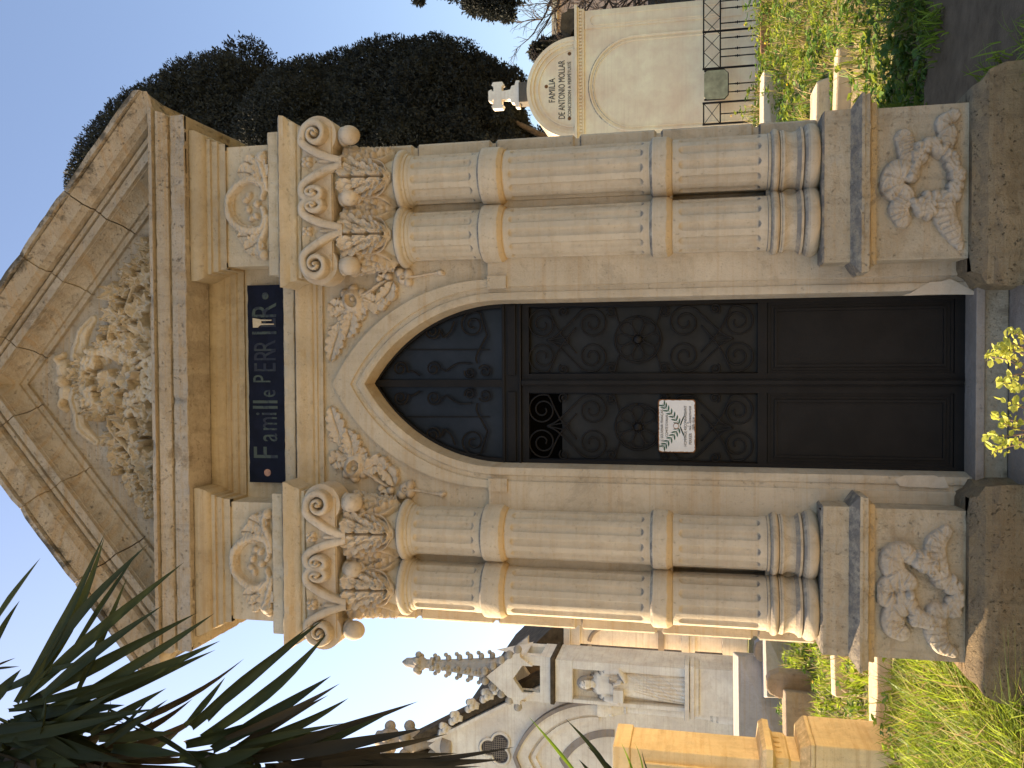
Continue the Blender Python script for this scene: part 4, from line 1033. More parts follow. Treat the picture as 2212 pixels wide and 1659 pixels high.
def cypress(name, label, cx, cy, zb, prof, n, seed, size=.17, trunk=.22, lean=0, gy=None, full=True):
    "prof [(z, radius)]; crown of leafy lobes around an inner mass of the same foliage"
    r_ = random.Random(seed); zs = [p[0] for p in prof]; rs = [p[1] for p in prof]
    t = thing(name, label, 'tree', (cx, cy, zb), 'cypress trees beyond the tombs')
    rad = lambda z: float(np.interp(z, zs, rs)); smp = []
    lobes = []
    for _ in range(int(20+13*(zs[-1]-zs[0]))):
        z = r_.uniform(zs[0], zs[-1]-.4); a = r_.uniform(0, 2*math.pi); rr = min(rad(z), rad(z+.5)+.15)*r_.uniform(.88, 1.0)
        q = r_.uniform(.20, .50)*max(.6, rr*.52); lobes.append((cx+math.cos(a)*max(0, rr-q*1.0), cy+math.sin(a)*max(0, rr-q*1.0), z-q*.6, q))
    tot = sum(l[3]**2 for l in lobes)
    for lx_, ly_, lz_, q in lobes:
        for _ in range(int(n*.8*q*q/tot)):
            d = rv(); p = np.array((lx_, ly_, lz_))+d*q*(r_.uniform(.70, 1.04))*np.array((1, 1, 1.3))
            o = np.array((p[0]-cx, p[1]-cy, .4)); o /= np.linalg.norm(o); smp.append((p, d*.6+o*.5))
    for _ in range(int(n*.55)):
        z = r_.uniform(zs[0], zs[-1]); a = r_.uniform(0, 2*math.pi); rr = rad(z)*r_.uniform(.62, .90)
        o = np.array((math.cos(a), math.sin(a), .2)); smp.append((np.array((cx+rr*math.cos(a), cy+rr*math.sin(a), z)), o))
    crown_sprays('crown', smp, 'cypress', t, size)
    hull = MB(); nz = 22; rows = []
    for i in range(nz+1):
        z = zs[0]+(zs[-1]-zs[0])*i/nz; rr = rad(z)*.60
        rows += [(cx+rr*(1+.16*math.sin(3*a+z*2+seed)+.1*math.sin(7*a-z*3))*math.cos(a), cy+rr*(1+.16*math.sin(3*a+z*2+seed))*math.sin(a), z) for a in np.linspace(0, 2*math.pi, 25)[:-1]]
    hull.add(rows, [(i*24+k, i*24+(k+1) % 24, (i+1)*24+(k+1) % 24, (i+1)*24+k) for i in range(nz) for k in range(24)])
    hull.build('inner_foliage', M['cypress'], t, smooth=True)
    tb = MB(); g = gz(cx, cy)
    tb.tube([(cx+lean*.3, cy, g-.2), (cx+lean*.15, cy, g+1.5), (cx, cy, zs[0]), (cx, cy, zs[0]+2.2)], [trunk*1.25, trunk, trunk*.85, trunk*.6], 10)
    for k in range(7):
        a = r_.uniform(0, 6.28); h = zs[0]-.9+r_.uniform(-.3, .9); rr = max(.8, rad(zs[0]+1)*.8)
        tb.tube([(cx, cy, h), (cx+.4*rr*math.cos(a), cy+.4*rr*math.sin(a), h+.7), (cx+rr*math.cos(a), cy+rr*math.sin(a), h+1.7)], [trunk*.45, trunk*.32, trunk*.15], 6)
    tb.build('trunk', M['bark'], t, smooth=True)
    return t
def pxp(x, y, Y): p = P(x, y, Y); return p.x, p.z
def prof_from(pts, cx, Y):
    out = sorted([(pxp(x, y, Y)[1], max(.25, pxp(x, y, Y)[0]-cx)) for x, y in pts]); return out
YA = 18.0
cypress('cypress_tree', 'tall dark cypress whose top reaches above the right corner of the pediment', 5.0, YA, 0,
        prof_from([(222,330),(234,300),(250,266),(270,240),(305,214),(345,178),(400,152),(450,122),(505,103),(565,100),(620,118),(660,150),(720,200),(800,260)], 5.0, YA), 70000, 3, .10)
YB_ = 15.6
cypress('cypress_tree', 'broad round dark cypress directly behind the stone cross of the cream tomb', 5.35, YB_, 0,
        prof_from([(560,215),(610,150),(650,118),(700,108),(770,112),(830,92),(900,82),(960,88),(1010,102),(1060,128),(1100,158),(1125,200),(1140,262),(1146,300)], 5.35, YB_), 75000, 8, .085, trunk=.20, lean=-.5)

# the branch with twigs that hangs in at the top edge of the photograph
tb = thing('bare_tree', 'leafless grey tree with tangled twigs at the right of the cream family tomb', 'tree', (7.3, 12.6, gz(7.3, 12.6)))
tw = MB(); r_ = random.Random(4)
def branch(p, d, L, r, depth):
    pts = [p]; 
    for i in range(5):
        d = (d+Vector((r_.uniform(-.28,.28), r_.uniform(-.28,.28), r_.uniform(-.22,.22)))).normalized(); pts.append(pts[-1]+d*L/5)
    tw.tube(pts, [r*(1-.12*i) for i in range(6)], 4 if depth < 2 else 6, cap=False)
    if depth > 0:
        for k in range(5 if depth > 1 else 3):
            q = pts[r_.randint(1, 5)]; dd = (d+Vector((r_.uniform(-1,1), r_.uniform(-.6,.6), r_.uniform(-.7,.7)))).normalized(); branch(q, dd, L*r_.uniform(.5,.75), r*.55, depth-1)
for a in range(16):
    branch(Vector((7.5+.05*(a % 7), 12.6, 2.3+.15*a)), Vector((-1+.10*(a % 7), -.1*(a % 7), -.15+.25*(a % 4))).normalized(), .85, .024, 3)
for a in range(4):
    branch(Vector((7.5, 12.6, 1.6+.4*a)), Vector((-.6, .1, .55)).normalized(), .9, .02, 2)
tw.tube([(7.9,12.6,gz(7,12)), (7.75,12.6,2.0), (7.5,12.6,3.3), (7.7,12.7,5.2)], [.14,.12,.09,.05], 8)
tw.build('branches', M['bare'], tb)
tc = thing('cypress_tree', 'cypress bough hanging down above the leafless twigs at the far right', 'tree', (8.6, 12.0, gz(8.6, 12.0)), 'cypress trees beyond the tombs')
smp = []
for (x, y, q) in ((1022,8,.20),(1048,10,.24),(1080,8,.24),(1040,-25,.4),(1090,-22,.4),(1066,24,.16),(1098,32,.13),(1020,-60,.7),(1100,-70,.7),(905,-4,.10),(960,-60,.5)):
    X_, Z_ = pxp(x, y, 12.0)
    for _ in range(int(2600*q)):
        d = rv(); smp.append((np.array((X_, 12.0, Z_))+d*q*rng.uniform(.2, 1), d))
crown_sprays('crown', smp, 'cypress', tc, .08)
tt = MB(); tt.tube([(9.6,12.0,gz(9,12)), (9.5,12.0,3.5), (9.3,12.0,6.5), (9.0,12,8.)], [.2,.17,.13,.08], 8); tt.tube([(9.4,12,5.2), (8.4,12,5.9), (7.4,12,5.9)], [.07,.05,.02], 6); tt.build('trunk', M['bark'], tc)
ts = thing('cypress_tree', 'small green cypress tip peeping up behind the rounded top of the cream tomb', 'tree', (6.9, 19, gz(6.9, 19)), 'cypress trees beyond the tombs')
smp = []
for _ in range(2600):
    X_, Z_ = pxp(1187, 112, 19); t_ = rng.uniform(0, 1); a = rng.uniform(0, 6.28); q = .06+.28*t_
    smp.append((np.array((X_+q*math.cos(a)*rng.uniform(.3,1), 19+q*math.sin(a), Z_+.35-1.1*t_)), np.array((math.cos(a), math.sin(a), .5))))
crown_sprays('crown', smp, 'cypress', ts, .2)
tt = MB(); tt.tube([(6.9,19,gz(6.9,19)), (6.9,19,pxp(1187,112,19)[1])], [.12,.04], 6); tt.build('trunk', M['bark'], ts)

# ================================================================ PLASTERED FAMILY TOMB ON THE RIGHT
YM = 11.2; g0 = gz(5.2, YM); MX = 5.235
mt = thing('family_tomb', 'smooth cream family tomb with a rounded gable, inscription and stone cross on top', 'tomb', (MX, YM, g0))
zt = P(1262, 160, YM).z; zcn = P(1245, 160, YM).z; hw_ = 1.40
b = MB(); b.box(MX-hw_, MX+hw_, YM, YM+2.6, g0-.3, zt); fixn(b.build('wall', M['plaster'], mt))
for sg in (1, -1):
    b = MB(); c0, c1 = sorted((MX+sg*1.06, MX+sg*1.36)); b.box(c0, c1, YM-.02, YM+.01, g0+.3, zt-.02)
    c0, c1 = c0+.05, c1-.05; cxm = (c0+c1)/2; rr = (c1-c0)/2
    o = [(cxm+rr*math.cos(t), zt-.12-rr+rr*math.sin(t)) for t in np.linspace(0, math.pi, 12)]+[(cxm-rr*math.cos(t), g0+.75-rr*math.sin(t)) for t in np.linspace(0, math.pi, 12)]
    n = len(o); oi = [((x-cxm)*.80+cxm, z) for x, z in o]
    b.add([(x, YM-.032, z) for x, z in o]+[(x, YM-.032, z) for x, z in oi]+[(x, YM-.018, z) for x, z in o]+[(x, YM-.018, z) for x, z in oi],
          [(i,(i+1)%n,n+(i+1)%n,n+i) for i in range(n)]+[(i,2*n+i,2*n+(i+1)%n,(i+1)%n) for i in range(n)]+[(n+i,n+(i+1)%n,3*n+(i+1)%n,3*n+i) for i in range(n)])
    fixn(b.build('pilaster', M['plaster'], mt))
b = MB()       # raised arch line
for rr, w in ((.86, .028), (.79, .014)):
    zc_ = zt-.10-.86; o = [(MX+rr*math.cos(t), zc_+rr*math.sin(t)) for t in np.linspace(0, math.pi, 40)]; o = [(MX+rr+.0, g0+.2)]+o+[(MX-rr, g0+.2)]
    b.tube([(x, YM-.002, z) for x, z in o], w, 6)
fixn(b.build('arch_moulding', M['plaster'], mt))
b = MB(); 
b.box(MX-hw_-.03, MX+hw_+.03, YM-.035, YM+2.6, zt, zt+.035); b.box(MX-hw_-.05, MX+hw_+.05, YM-.06, YM+2.6, zt+.085, zt+.12); b.box(MX-hw_-.03, MX+hw_+.03, YM-.03, YM+2.6, zt+.035, zt+.085)
b.box(MX-hw_-.09, MX+hw_+.09, YM-.11, YM+2.6, zt+.12, zcn+.02)
x = MX-hw_
while x < MX+hw_: b.box(x, x+.035, YM-.055, YM-.031, zt+.036, zt+.084); x += .062
fixn(b.build('cornice', M['plaster'], mt))
RG = .93; zg = zcn+.022
gb = MB(); n = 40
gb.prism([(MX+RG*math.cos(t), zg+RG*math.sin(t)*.97) for t in np.linspace(0, math.pi, n)], YM+.0, YM+2.5)
fixn(gb.build('barrel_roof', M['plaster'], mt, ang=40))
ar = MB()
for r0, r1, yy in ((RG, RG-.07, -.06), (RG-.07, RG-.13, -.035), (RG-.20, RG-.225, -.02)):
    v = [(MX+r*math.cos(t), YM+y, zg+.01+r*math.sin(t)*.97) for r in (r0, r1) for y in (yy, .02) for t in np.linspace(0, math.pi, n)]
    ar.add(v, [(i, i+1, 2*n+i+1, 2*n+i) for i in range(n-1)]+[(i, n+i, n+i+1, i+1) for i in range(n-1)]+[(2*n+i, 2*n+i+1, 3*n+i+1, 3*n+i) for i in range(n-1)])
ar.box(MX-RG, MX+RG, YM-.02, YM+.02, zg, zg+.02)
fixn(ar.build('gable_moulding', M['plaster'], mt, ang=40))
for s_, size, x_, sx_ in (('FAMILIA', .175, 1193, .445), ('DE ANTONIO MOLLAR', .175, 1214, 1.08), ('CONCESSION A PERPÉTUITÉ', .088, 1230.5, 1.02)):
    p = P(x_, 188, YM); textm(s_, size, (MX-.02, YM-.004, p.z), M['black'], mt, width=sx_, ext=.002)
for x_, y_ in ((1180, 187), (1230, 116), (1230, 256)):
    sd_ = MB(); p = P(x_, y_, YM); sd_.lathe([(.0001,0),(.030,.001),(.034,.012)], (0,0,0), 16)
    for q in sd_.v[-48:]: a, b_, c = q; q.x, q.y, q.z = p.x+a, YM-.012+c, p.z+b_
    sd_.build('bronze_stud', M['rust'], mt)
cr = MB(); cz0 = zg+RG*.97-.02
cr.box(MX-.19, MX+.19, YM+.0, YM+.34, cz0-.08, cz0+.20); fixn(cr.build('cross_block', M['stone_top'], mt, bevel=.015))
cr = MB(); hh_ = P(1052, 200, YM).z-cz0
def cross_outline(cx, z0, H, arm, w):
    zc_ = z0+H*.70
    R0 = [(w*.5, z0), (w*.62, z0+.02), (w*.9, z0), ]
    half = [(w*1.5, z0), (w*1.5, z0+H*.12), (w*1.0, z0+H*.16), (w*.95, z0+H*.26), (w*.55, z0+H*.30), (w*.45, zc_-w*.5), (arm-w*.5, zc_-w*.48), (arm-w*.35, zc_-w*.72), (arm, zc_-w*.55), (arm, zc_+w*.55), (arm-w*.35, zc_+w*.72), (arm-w*.5, zc_+w*.48), (w*.45, zc_+w*.5), (w*.5, z0+H-w*.5), (w*.72, z0+H-w*.35), (w*.55, z0+H)]
    return [(cx+x, z) for x, z in half]+[(cx-x, z) for x, z in half[::-1]]
cr.prism(cross_outline(MX, cz0+.20, hh_-.20, .255, .17), YM+.09, YM+.25); fixn(cr.build('cross', M['white_stone'], mt, bevel=.012))
ac = MB(); ac.prism([(MX+hw_+.06, zcn+.02), (MX+hw_-.28, zcn+.02), (MX+hw_-.42, zcn+.10), (MX+hw_-.30, zcn+.30), (MX+hw_-.02, zcn+.27), (MX+hw_+.02, zcn+.16), (MX+hw_+.06, zcn+.16)], YM-.02, YM+2.4)
fixn(ac.build('corner_block', M['roofdark'], mt))

# iron fence and its stone notice
YF = 10.85
fe = thing('iron_fence', 'black wrought iron grave fence with a lattice top rail in front of the cream tomb', 'fence', (5.2, YF, gz(5.2, YF)))
ztp, zlo = P(1520, 160, YF).z, P(1556, 160, YF).z; zb = P(1660, 160, YF).z-.05
def XF(y): return P(1540, y, YF).x
ir = MB()
def bar(x, z0, z1, r=.011): ir.tube([(x, YF, z0), (x, YF, z1)], r, 6)
for ya, yb in ((0, 222), (153, 150), (272, 222), (140, -60)):
    pass
spans = [(XF(268), XF(222)), (XF(148), XF(-70))]
for a, b_ in spans:
    for z in (ztp, zlo): ir.tube([(a, YF, z), (b_, YF, z)], .013, 6)
    n = max(1, round((b_-a)/(ztp-zlo)))
    for i in range(n):
        x0, x1 = a+(b_-a)*i/n, a+(b_-a)*(i+1)/n; ir.tube([(x0, YF, zlo), (x1, YF, ztp)], .007, 4); ir.tube([(x0, YF, ztp), (x1, YF, zlo)], .007, 4)
for y in (268, 222, 148, 68, -20): bar(XF(y), zb, ztp+.02, .019)
for y in (247, 201, 184, 124, 108, 84, 52, 20, 4, -40):
    X_ = XF(y); bar(X_, zb, zlo); zm_ = (zb+zlo)/2+.14
    for dz, r in ((-.03, .018), (0, .026), (.03, .018)): ir.ball((X_, YF, zm_+dz), r, 6, (1, 1, .6))
ir.tube([(XF(268), YF, zb+.08), (XF(-70), YF, zb+.08)], .012, 6)
fixn(ir.build('railing', M['iron'], fe))
nt = thing('stone_notice', 'greenish weathered stone tablet with rounded corners fixed in the iron fence', 'tablet', (XF(185), YF-.03, ztp))
za, zb2 = P(1572, 185, YF).z, P(1521, 185, YF).z; xa, xb = XF(216), XF(154); b = MB()
b.prism([(xa+.06, za), (xb-.06, za), (xb, za+.06), (xb, zb2-.05), (xb-.05, zb2), (xa+.05, zb2), (xa, zb2-.05), (xa, za+.06)], YF-.05, YF-.015)
fixn(b.build('tablet', M['notice'], nt)); b = MB(); o = [(xa, zb2), (xa, za+.06), (xa+.06, za), (xb-.06, za), (xb, za+.06), (xb, zb2)]
b.tube([(x, YF-.032, z) for x, z in o], .018, 6); b.build('iron_rim', M['iron'], nt)

pv = MB(); pv.box(MX-1.9, MX+2.2, YF-.12, YM+.05, g0-.3, g0+.06); tag(fixn(pv.build('bounce_paving', M['slab'])), kind='structure')  # pale slab added to bounce light onto the tomb front
# pink building beyond
pk = thing('house', 'pink plastered house in sunshine behind the leafless twigs', 'building', (11.5, 24, gz(11, 24)))
b = MB(); p0, p1 = P(1205, 40, 24), P(1500, 40, 24); b.box(9.55, 18, 24, 30, gz(10, 24)-.5, p0.z); fixn(b.build('wall', M['pinkwall'], pk))
b = MB(); b.box(9.4, 18, 23.8, 30, p0.z, p0.z+.18); fixn(b.build('parapet', M['plaster'], pk))
b = MB(); b.box(9.9, 10.4, 23.95, 24.02, P(1500,5,24).z, P(1430,5,24).z); fixn(b.build('window', M['glass'], pk)); b = MB(); b.box(11.2, 12.0, 23.95, 24.02, P(1500,5,24).z, P(1400,5,24).z); fixn(b.build('window', M['glass'], pk))

# ================================================================ GOTHIC CHAPEL ON THE LEFT
YC = 12.2; C_ = 'white_stone'
ch = thing('gothic_chapel', 'pale gothic tomb chapel with crocketed gable, pinnacle and trefoil window', 'chapel', (-7.9, YC, gz(-7.9, YC)))
def pr(pts, Y, th, name, mat=C_, par=None, bev=0, ang=None):
    b = MB(); b.prism([pxp(x, y, Y) for x, y in pts], Y-.0, Y+th); return fixn(b.build(name, M[mat], par or ch, bevel=bev, ang=ang))
ax = pxp(925, 1600, YC)     # gable head
# front wall up to the gable line, mirrored about the middle of the chapel
CXc = pxp(930, 1612, YC)[0]
rt = [pxp(955, 1590, YC), pxp(1190, 1475, YC)]
zbse = gz(-7, YC)-.3
half = [(CXc, ax[1]), (rt[0][0], rt[0][1]), (rt[1][0], rt[1][1]), (rt[1][0], zbse)]
outl = half+[(2*CXc-x, z) for x, z in half[::-1]]
b = MB(); b.prism(outl, YC, YC+.5); fixn(b.build('front_wall', M[C_], ch))
sl_ = (rt[0][1]-rt[1][1])/(rt[1][0]-rt[0][0])
for sg in (1, -1):
    for (dz, th, y0, mat, nm) in ((.0, .13, -.10, C_, 'gable_moulding'), (.13, .30, -.04, 'roofdark', 'coping')):
        pts = [(rt[0][0]-.1, rt[0][1]+.1*sl_+dz*1.6), (rt[1][0]+.08, rt[1][1]-.08*sl_+dz*1.6)]
        pts += [(pts[1][0], pts[1][1]+th), (pts[0][0], pts[0][1]+th)]
        if sg < 0: pts = [(2*CXc-x, z) for x, z in pts]
        b = MB(); b.prism(pts, YC+y0, YC+.4); fixn(b.build(nm, M[mat], ch))
cro = []
def crocket(p, r, par, up=(0, 0, 1)):
    b = MB(); b.ball((p[0], p[1], p[2]), r, 8, (1, .9, .8)); b.ball((p[0]-r*.6, p[1]-.05, p[2]+r*.5), r*.62, 8); b.ball((p[0]+r*.55, p[1]-.06, p[2]+r*.35), r*.55, 8)
    b.ball((p[0], p[1]-r*.7, p[2]-r*.1), r*.5, 8); b.tube([(p[0]-r*.2, p[1], p[2]-r*1.2), (p[0], p[1], p[2])], [r*.5, r*.8], 6)
    return b.build('crocket', M['white_stone'], par, smooth=True)
for i, (x, y) in enumerate(((962,1572),(985,1548),(1020,1521),(1052,1500),(1078,1482),(1100,1462))):
    p = pxp(x, y, YC); crocket((p[0], YC-.02, p[1]), .13, ch); crocket((2*CXc-p[0], YC-.02, p[1]), .13, ch)
# finial
b = MB(); fz = [pxp(x, 1610, YC)[1] for x in (955, 920, 900, 880, 860, 838, 818, 803)]
b.lathe([(.22,fz[0]-.2),(.26,fz[0]),(.13,fz[0]+.06),(.12,fz[1]),(.22,fz[2]),(.30,fz[3]),(.16,fz[3]+.12),(.12,fz[4]),(.26,fz[5]),(.24,fz[5]+.1),(.16,fz[6]),(.15,fz[6]+.1),(.02,fz[7])], (CXc, YC+.15, 0), 14)
for z, q in ((fz[3], .30), (fz[5], .26)):
    for a in range(5): b.ball((CXc+q*math.cos(a*1.256+.3), YC+.15+q*math.sin(a*1.256+.3), z+.03), .12, 8)
b.build('finial', M['marble'], ch, smooth=True)
# trefoil window with wire mesh
tc_ = pxp(1073, 1616, YC); tr = MB(); tm = MB(); tre = []
for a in (90, 210, 330):
    cx_, cz_ = tc_[0]+.165*math.cos(R(a)), tc_[1]+.165*math.sin(R(a))
    tr.tube([(cx_+.185*math.cos(t), YC-.01, cz_+.185*math.sin(t)) for t in np.linspace(R(a)-2.0, R(a)+2.0, 22)], .035, 6)
    tm.prism([(cx_+.165*math.cos(t), cz_+.165*math.sin(t)) for t in np.linspace(0, 2*math.pi, 25)[:-1]], YC-.012-.002*(a/90), YC+.02)
WN = tr.build('trefoil_window', M[C_], ch, smooth=True)
tm.prism([(tc_[0]+.12*math.cos(t), tc_[1]+.12*math.sin(t)) for t in np.linspace(0, 2*math.pi, 13)[:-1]], YC-.022, YC+.02)
fixn(tm.build('wire_mesh', M['mesh'], WN)); gr = MB()
for i in range(-6, 7):
    k = i*.045; q = math.sqrt(max(0, .29**2-k*k))*.85
    gr.tube([(tc_[0]+k, YC-.026, tc_[1]-q), (tc_[0]+k, YC-.026, tc_[1]+q)], .005, 4); gr.tube([(tc_[0]-q, YC-.026, tc_[1]+k), (tc_[0]+q, YC-.026, tc_[1]+k)], .005, 4)
gr.build('wire', M['marble'], WN)
# pointed blind arch and its shafts
AX = CXc
def arcband(r0, r1, zs, y0, y1, mat, nm, w, zend=None):
    b = MB(); n = 22
    for sg in (1, -1):
        rows = []
        for q in (r0, r1):
            cx_ = -w*(KK-1); RR = w*KK+q; amax = math.acos((KK-1)*w/RR)
            rows.append([(AX+sg*(cx_+RR*math.cos(t)), zs+RR*math.sin(t)) for t in np.linspace(0, amax, n)])
        v = [(x, y, z) for y in (y0, y1) for row in rows for x, z in row]
        b.add(v, [(i,i+1,n+i+1,n+i) for i in range(n-1)]+[(i,2*n+i,2*n+i+1,i+1) for i in range(n-1)]+[(n+i,n+i+1,3*n+i+1,3*n+i) for i in range(n-1)])
    return fixn(b.build(nm, M[mat], ch, ang=40))
zs_ = pxp(1295, 1520, YC)[1]; wa = pxp(1295, 1518, YC)[0]-AX
ri_ = pxp(1118, 1620, YC)[1]-zs_; KK = (ri_*ri_+wa*wa)/(2*wa*wa)
arcband(0, .07, zs_, YC-.14, YC, 'arch_grey', 'hood_mould', wa); arcband(-.22, 0, zs_, YC-.08, YC, C_, 'arch', wa); arcband(-.36, -.28, zs_, YC-.05, YC, C_, 'arch', wa)
arcband(-.66, -.52, zs_-.3, YC-.02, YC, 'arch_grey', 'inner_arch', wa)
xs = pxp(1400, 1530, YC)[0]; zt_, zb_ = pxp(1345, 1530, YC)[1], pxp(1540, 1530, YC)[1]
for sg in (1, -1):
    X_ = xs if sg > 0 else 2*AX-xs
    b = MB(); b.lathe([(.17,zb_-.55),(.17,zb_-.1),(.15,zb_-.06),(.155,zb_),(.13,zb_+.05),(.115,zb_+.12),(.11,zt_-.1),(.14,zt_-.08),(.12,zt_-.03),(.14,zt_),(.20,zt_+.25),(.23,zt_+.34),(.23,zt_+.48),(.1,zt_+.5)], (X_, YC-.02, 0), 20)
    for a in range(7): b.ball((X_+.17*math.cos(a*.9+3.14), YC-.02-.15*abs(math.sin(a*.9)), zt_+.22), .06, 6)
    b.build('shaft', M[C_], ch, ang=40); b = MB(); b.box(X_-.26, X_+.26, YC-.26, YC, zb_-1.3, zb_-.5); fixn(b.build('shaft_base', M[C_], ch, bevel=.02))
# corner buttress with niche, statue, pinnacle
bx0, bx1 = pxp(1300, 1504, YC)[0], pxp(1300, 1415, YC)[0]; bt = pxp(1207, 1460, YC)[1]; YBt = YC-.45
b = MB(); b.box(bx0, bx1, YBt+.22, YC+.5, zbse, bt); b.box(bx0, bx0+.07, YBt, YBt+.22, pxp(1490,1460,YBt)[1], bt-.35); b.box(bx1-.16, bx1, YBt, YBt+.22, pxp(1490,1460,YBt)[1], bt-.35)
b.box(bx0, bx1, YBt, YBt+.22, bt-.35, bt)
fixn(b.build('buttress', M[C_], ch, bevel=.01))
b = MB(); b.box(bx0-.05, bx1+.05, YBt-.06, YC+.5, bt, bt+.09); fixn(b.build('buttress_cap', M['roofdark'], ch, bevel=.02))
zp = pxp(1482, 1460, YBt)[1]; b = MB()
for i, (a, c) in enumerate(((.12, .06), (.09, .16), (.05, .24))): b.box(bx0-a, bx1+a, YBt-a-.02, YC, zp-c, zp-c+.09)
b.box(bx0-.03, bx1+.03, YBt-.02, YC, zp-1.15, zp-.24); b.box(bx0-.12, bx1+.12, YBt-.12, YC, zbse, zp-1.13)
fixn(b.build('pedestal', M[C_], ch, bevel=.01))
# open tabernacle and crocketed spire
tx = (bx0+bx1)/2-.02; tw_ = .36; z0, z1 = bt+.09, pxp(1128, 1430, YC)[1]; b = MB()
for sx_ in (-1, 1):
    for sy_ in (-1, 1): b.box(tx+sx_*tw_-.09, tx+sx_*tw_+.09, YC+sy_*.30-.09, YC+sy_*.30+.09, z0, z1)
b.box(tx-tw_-.1, tx+tw_+.1, YC-.40, YC+.40, z0-.01, z0+.22)
for y0 in (YC-.46, YC+.34):
    zz = z1-.05; pk_ = pxp(1062, 1430, YC)[1]
    o = [(tx-.60, zz), (tx, pk_), (tx+.60, zz), (tx+.44, zz), (tx+.27, zz-.25), (tx+.27, zz-.05), (tx, pk_-.55), (tx-.27, zz-.05), (tx-.27, zz-.25), (tx-.44, zz)]
    b.prism(o, y0, y0+.14)
b.add([(tx+.46,YC-.46,zz-.1),(tx+.46,YC+.46,zz-.1),(tx+.40,YC,pk_-.1),(tx-.46,YC-.46,zz-.1),(tx-.46,YC+.46,zz-.1),(tx-.40,YC,pk_-.1)], [(0,1,2),(3,5,4)])
TB = fixn(b.build('tabernacle', M[C_], ch))
zsp0, zsp1 = pxp(1068, 1428, YC)[1]-.35, pxp(940, 1426, YC)[1]; b = MB(); b.lathe([(.33,zsp0),(.24,zsp0+.3),(.10,zsp1),(.15,zsp1+.03),(.15,zsp1+.10),(.10,zsp1+.12),(.10,zsp1+.2),(.17,zsp1+.32),(.13,zsp1+.44),(.11,zsp1+.5),(.10,zsp1+.62),(.02,zsp1+.72)], (tx, YC, 0), 8)

for k in range(6):
    z = zsp0+.35+(zsp1-zsp0-.45)*k/5; q = .27-.15*k/5
    for a in range(4): 
        an = a*math.pi/2+math.pi/4*0; b.ball((tx+q*math.cos(an), YC+q*math.sin(an), z+.04), .066, 8, (1.1, 1.1, .9)); b.ball((tx+(q+.07)*math.cos(an), YC+(q+.07)*math.sin(an), z+.10), .045, 6)
for k in range(5):
    for sg in (1, -1): b.ball((tx+sg*(.10+.12*k), YC-.42, pk_-.02-.17*k+.06), .085, 8)
for a in range(6): b.ball((tx+.18*math.cos(a*1.05), YC+.18*math.sin(a*1.05), zsp1+.36), .07, 8)
b.build('spire', M['spire_stone'], ch, ang=40)
# side wall with blind panel and dark roof
YW = YC+.9; b = MB(); sx0, sx1 = bx1-.1, -2.6; sw = pxp(1232, 1400, YW)[1]; b.box(sx0, sx1, YW, YW+5, zbse, sw); b.box(sx0, sx1, YW-.10, YW, sw-.22, sw-.02); b.box(sx0, sx1, YW-.16, YW, sw-.02, sw+.12); b.box(sx0, sx1, YW-.16, YW, pxp(1478,1400,YW)[1]-.1, pxp(1478,1400,YW)[1]+.05); b.box(sx0, sx1, YW-.1, YW, pxp(1478,1400,YW)[1]-.22, pxp(1478,1400,YW)[1]-.1); b.box(sx0, sx1, YW-.20, YW, zbse, pxp(1560,1400,YW)[1])
fixn(b.build('side_wall', M[C_], ch, bevel=.01))
b = MB(); rz = sw+.12; b.add([(sx1, YW-.16, rz), (CXc+.3, YW-.16, rz+4.1), (CXc+.3, YW+5, rz+4.1), (sx1, YW+5, rz), (sx0-.3, YW-.16, rz), (sx0-.3, YW+5, rz)], [(0,1,2,3),(0,4,1),(3,2,5)]) if False else None
xr0 = pxp(1232, 1368, YW)[0]; 
b.prism([(bx0, sw+.12), (xr0+.25, sw+.12), (xr0+.20, sw+.3), (CXc+.4, ax[1]-.5), (CXc+.2, ax[1]-.9), (bx0-.4, sw+.3)], YW-.1, YW+5.5)
fixn(b.build('roof', M['roofdark'], ch))
pn = MB(); pz0, pz1 = pxp(1422, 1390, YW)[1], pxp(1285, 1390, YW)[1]; pc_ = pxp(1350, 1392, YW)[0]-.02
v_ = [(pc_-.36, pz0), (pc_-.36, pz1-.3)]+[(pc_-.36+.36*(1-math.cos(t)), pz1-.3+.42*math.sin(t)) for t in np.linspace(0, 1.45, 8)]
pn.tube([(x, YW-.005, z) for x, z in v_], .045, 6); v_ = [(2*pc_-x, z) for x, z in v_]; pn.tube([(x, YW-.005, z) for x, z in v_], .045, 6); pn.box(pc_-.38, pc_+.38, YW-.05, YW, pz0-.12, pz0)
pn.build('blind_panel', M['marble'], ch)
# robed stone figure
fg = thing('statue', 'pale stone statue of a robed figure holding a book in the chapel niche', 'statue', (tx, YBt+.05, zp))
ztop = pxp(1242, 1455, YBt)[1]; Hs = ztop-zp; r = Relief(tx-.42, tx+.42, zp, zp+Hs, .008)
u = lambda a, b_: (tx+a*Hs, zp+b_*Hs)
r.stroke([u(.0,.02), u(0,.30), u(.0,.55), u(0,.76)], [.155*Hs,.135*Hs,.115*Hs,.125*Hs], [.22,.24,.25,.25], flat=.5)
r.ball(*u(.095,.735), .075*Hs, .20); r.ball(*u(-.095,.735), .075*Hs, .20); r.stroke([u(0,.78), u(0,.84)], .045*Hs, .22)
r.stroke([u(.125,.72), u(.135,.60), u(.06,.545)], [.050*Hs,.045*Hs,.035*Hs], [.22,.27,.33]); r.stroke([u(-.125,.72), u(-.14,.61), u(-.04,.575)], [.050*Hs,.045*Hs,.035*Hs], [.22,.27,.33])
r.stroke([u(.03,.64), u(.05,.58)], .030*Hs, .36)
for a in range(4): r.seg(u(.025+.012*a,.625), u(.040+.012*a,.685), .008*Hs, .006*Hs, .33, .31)
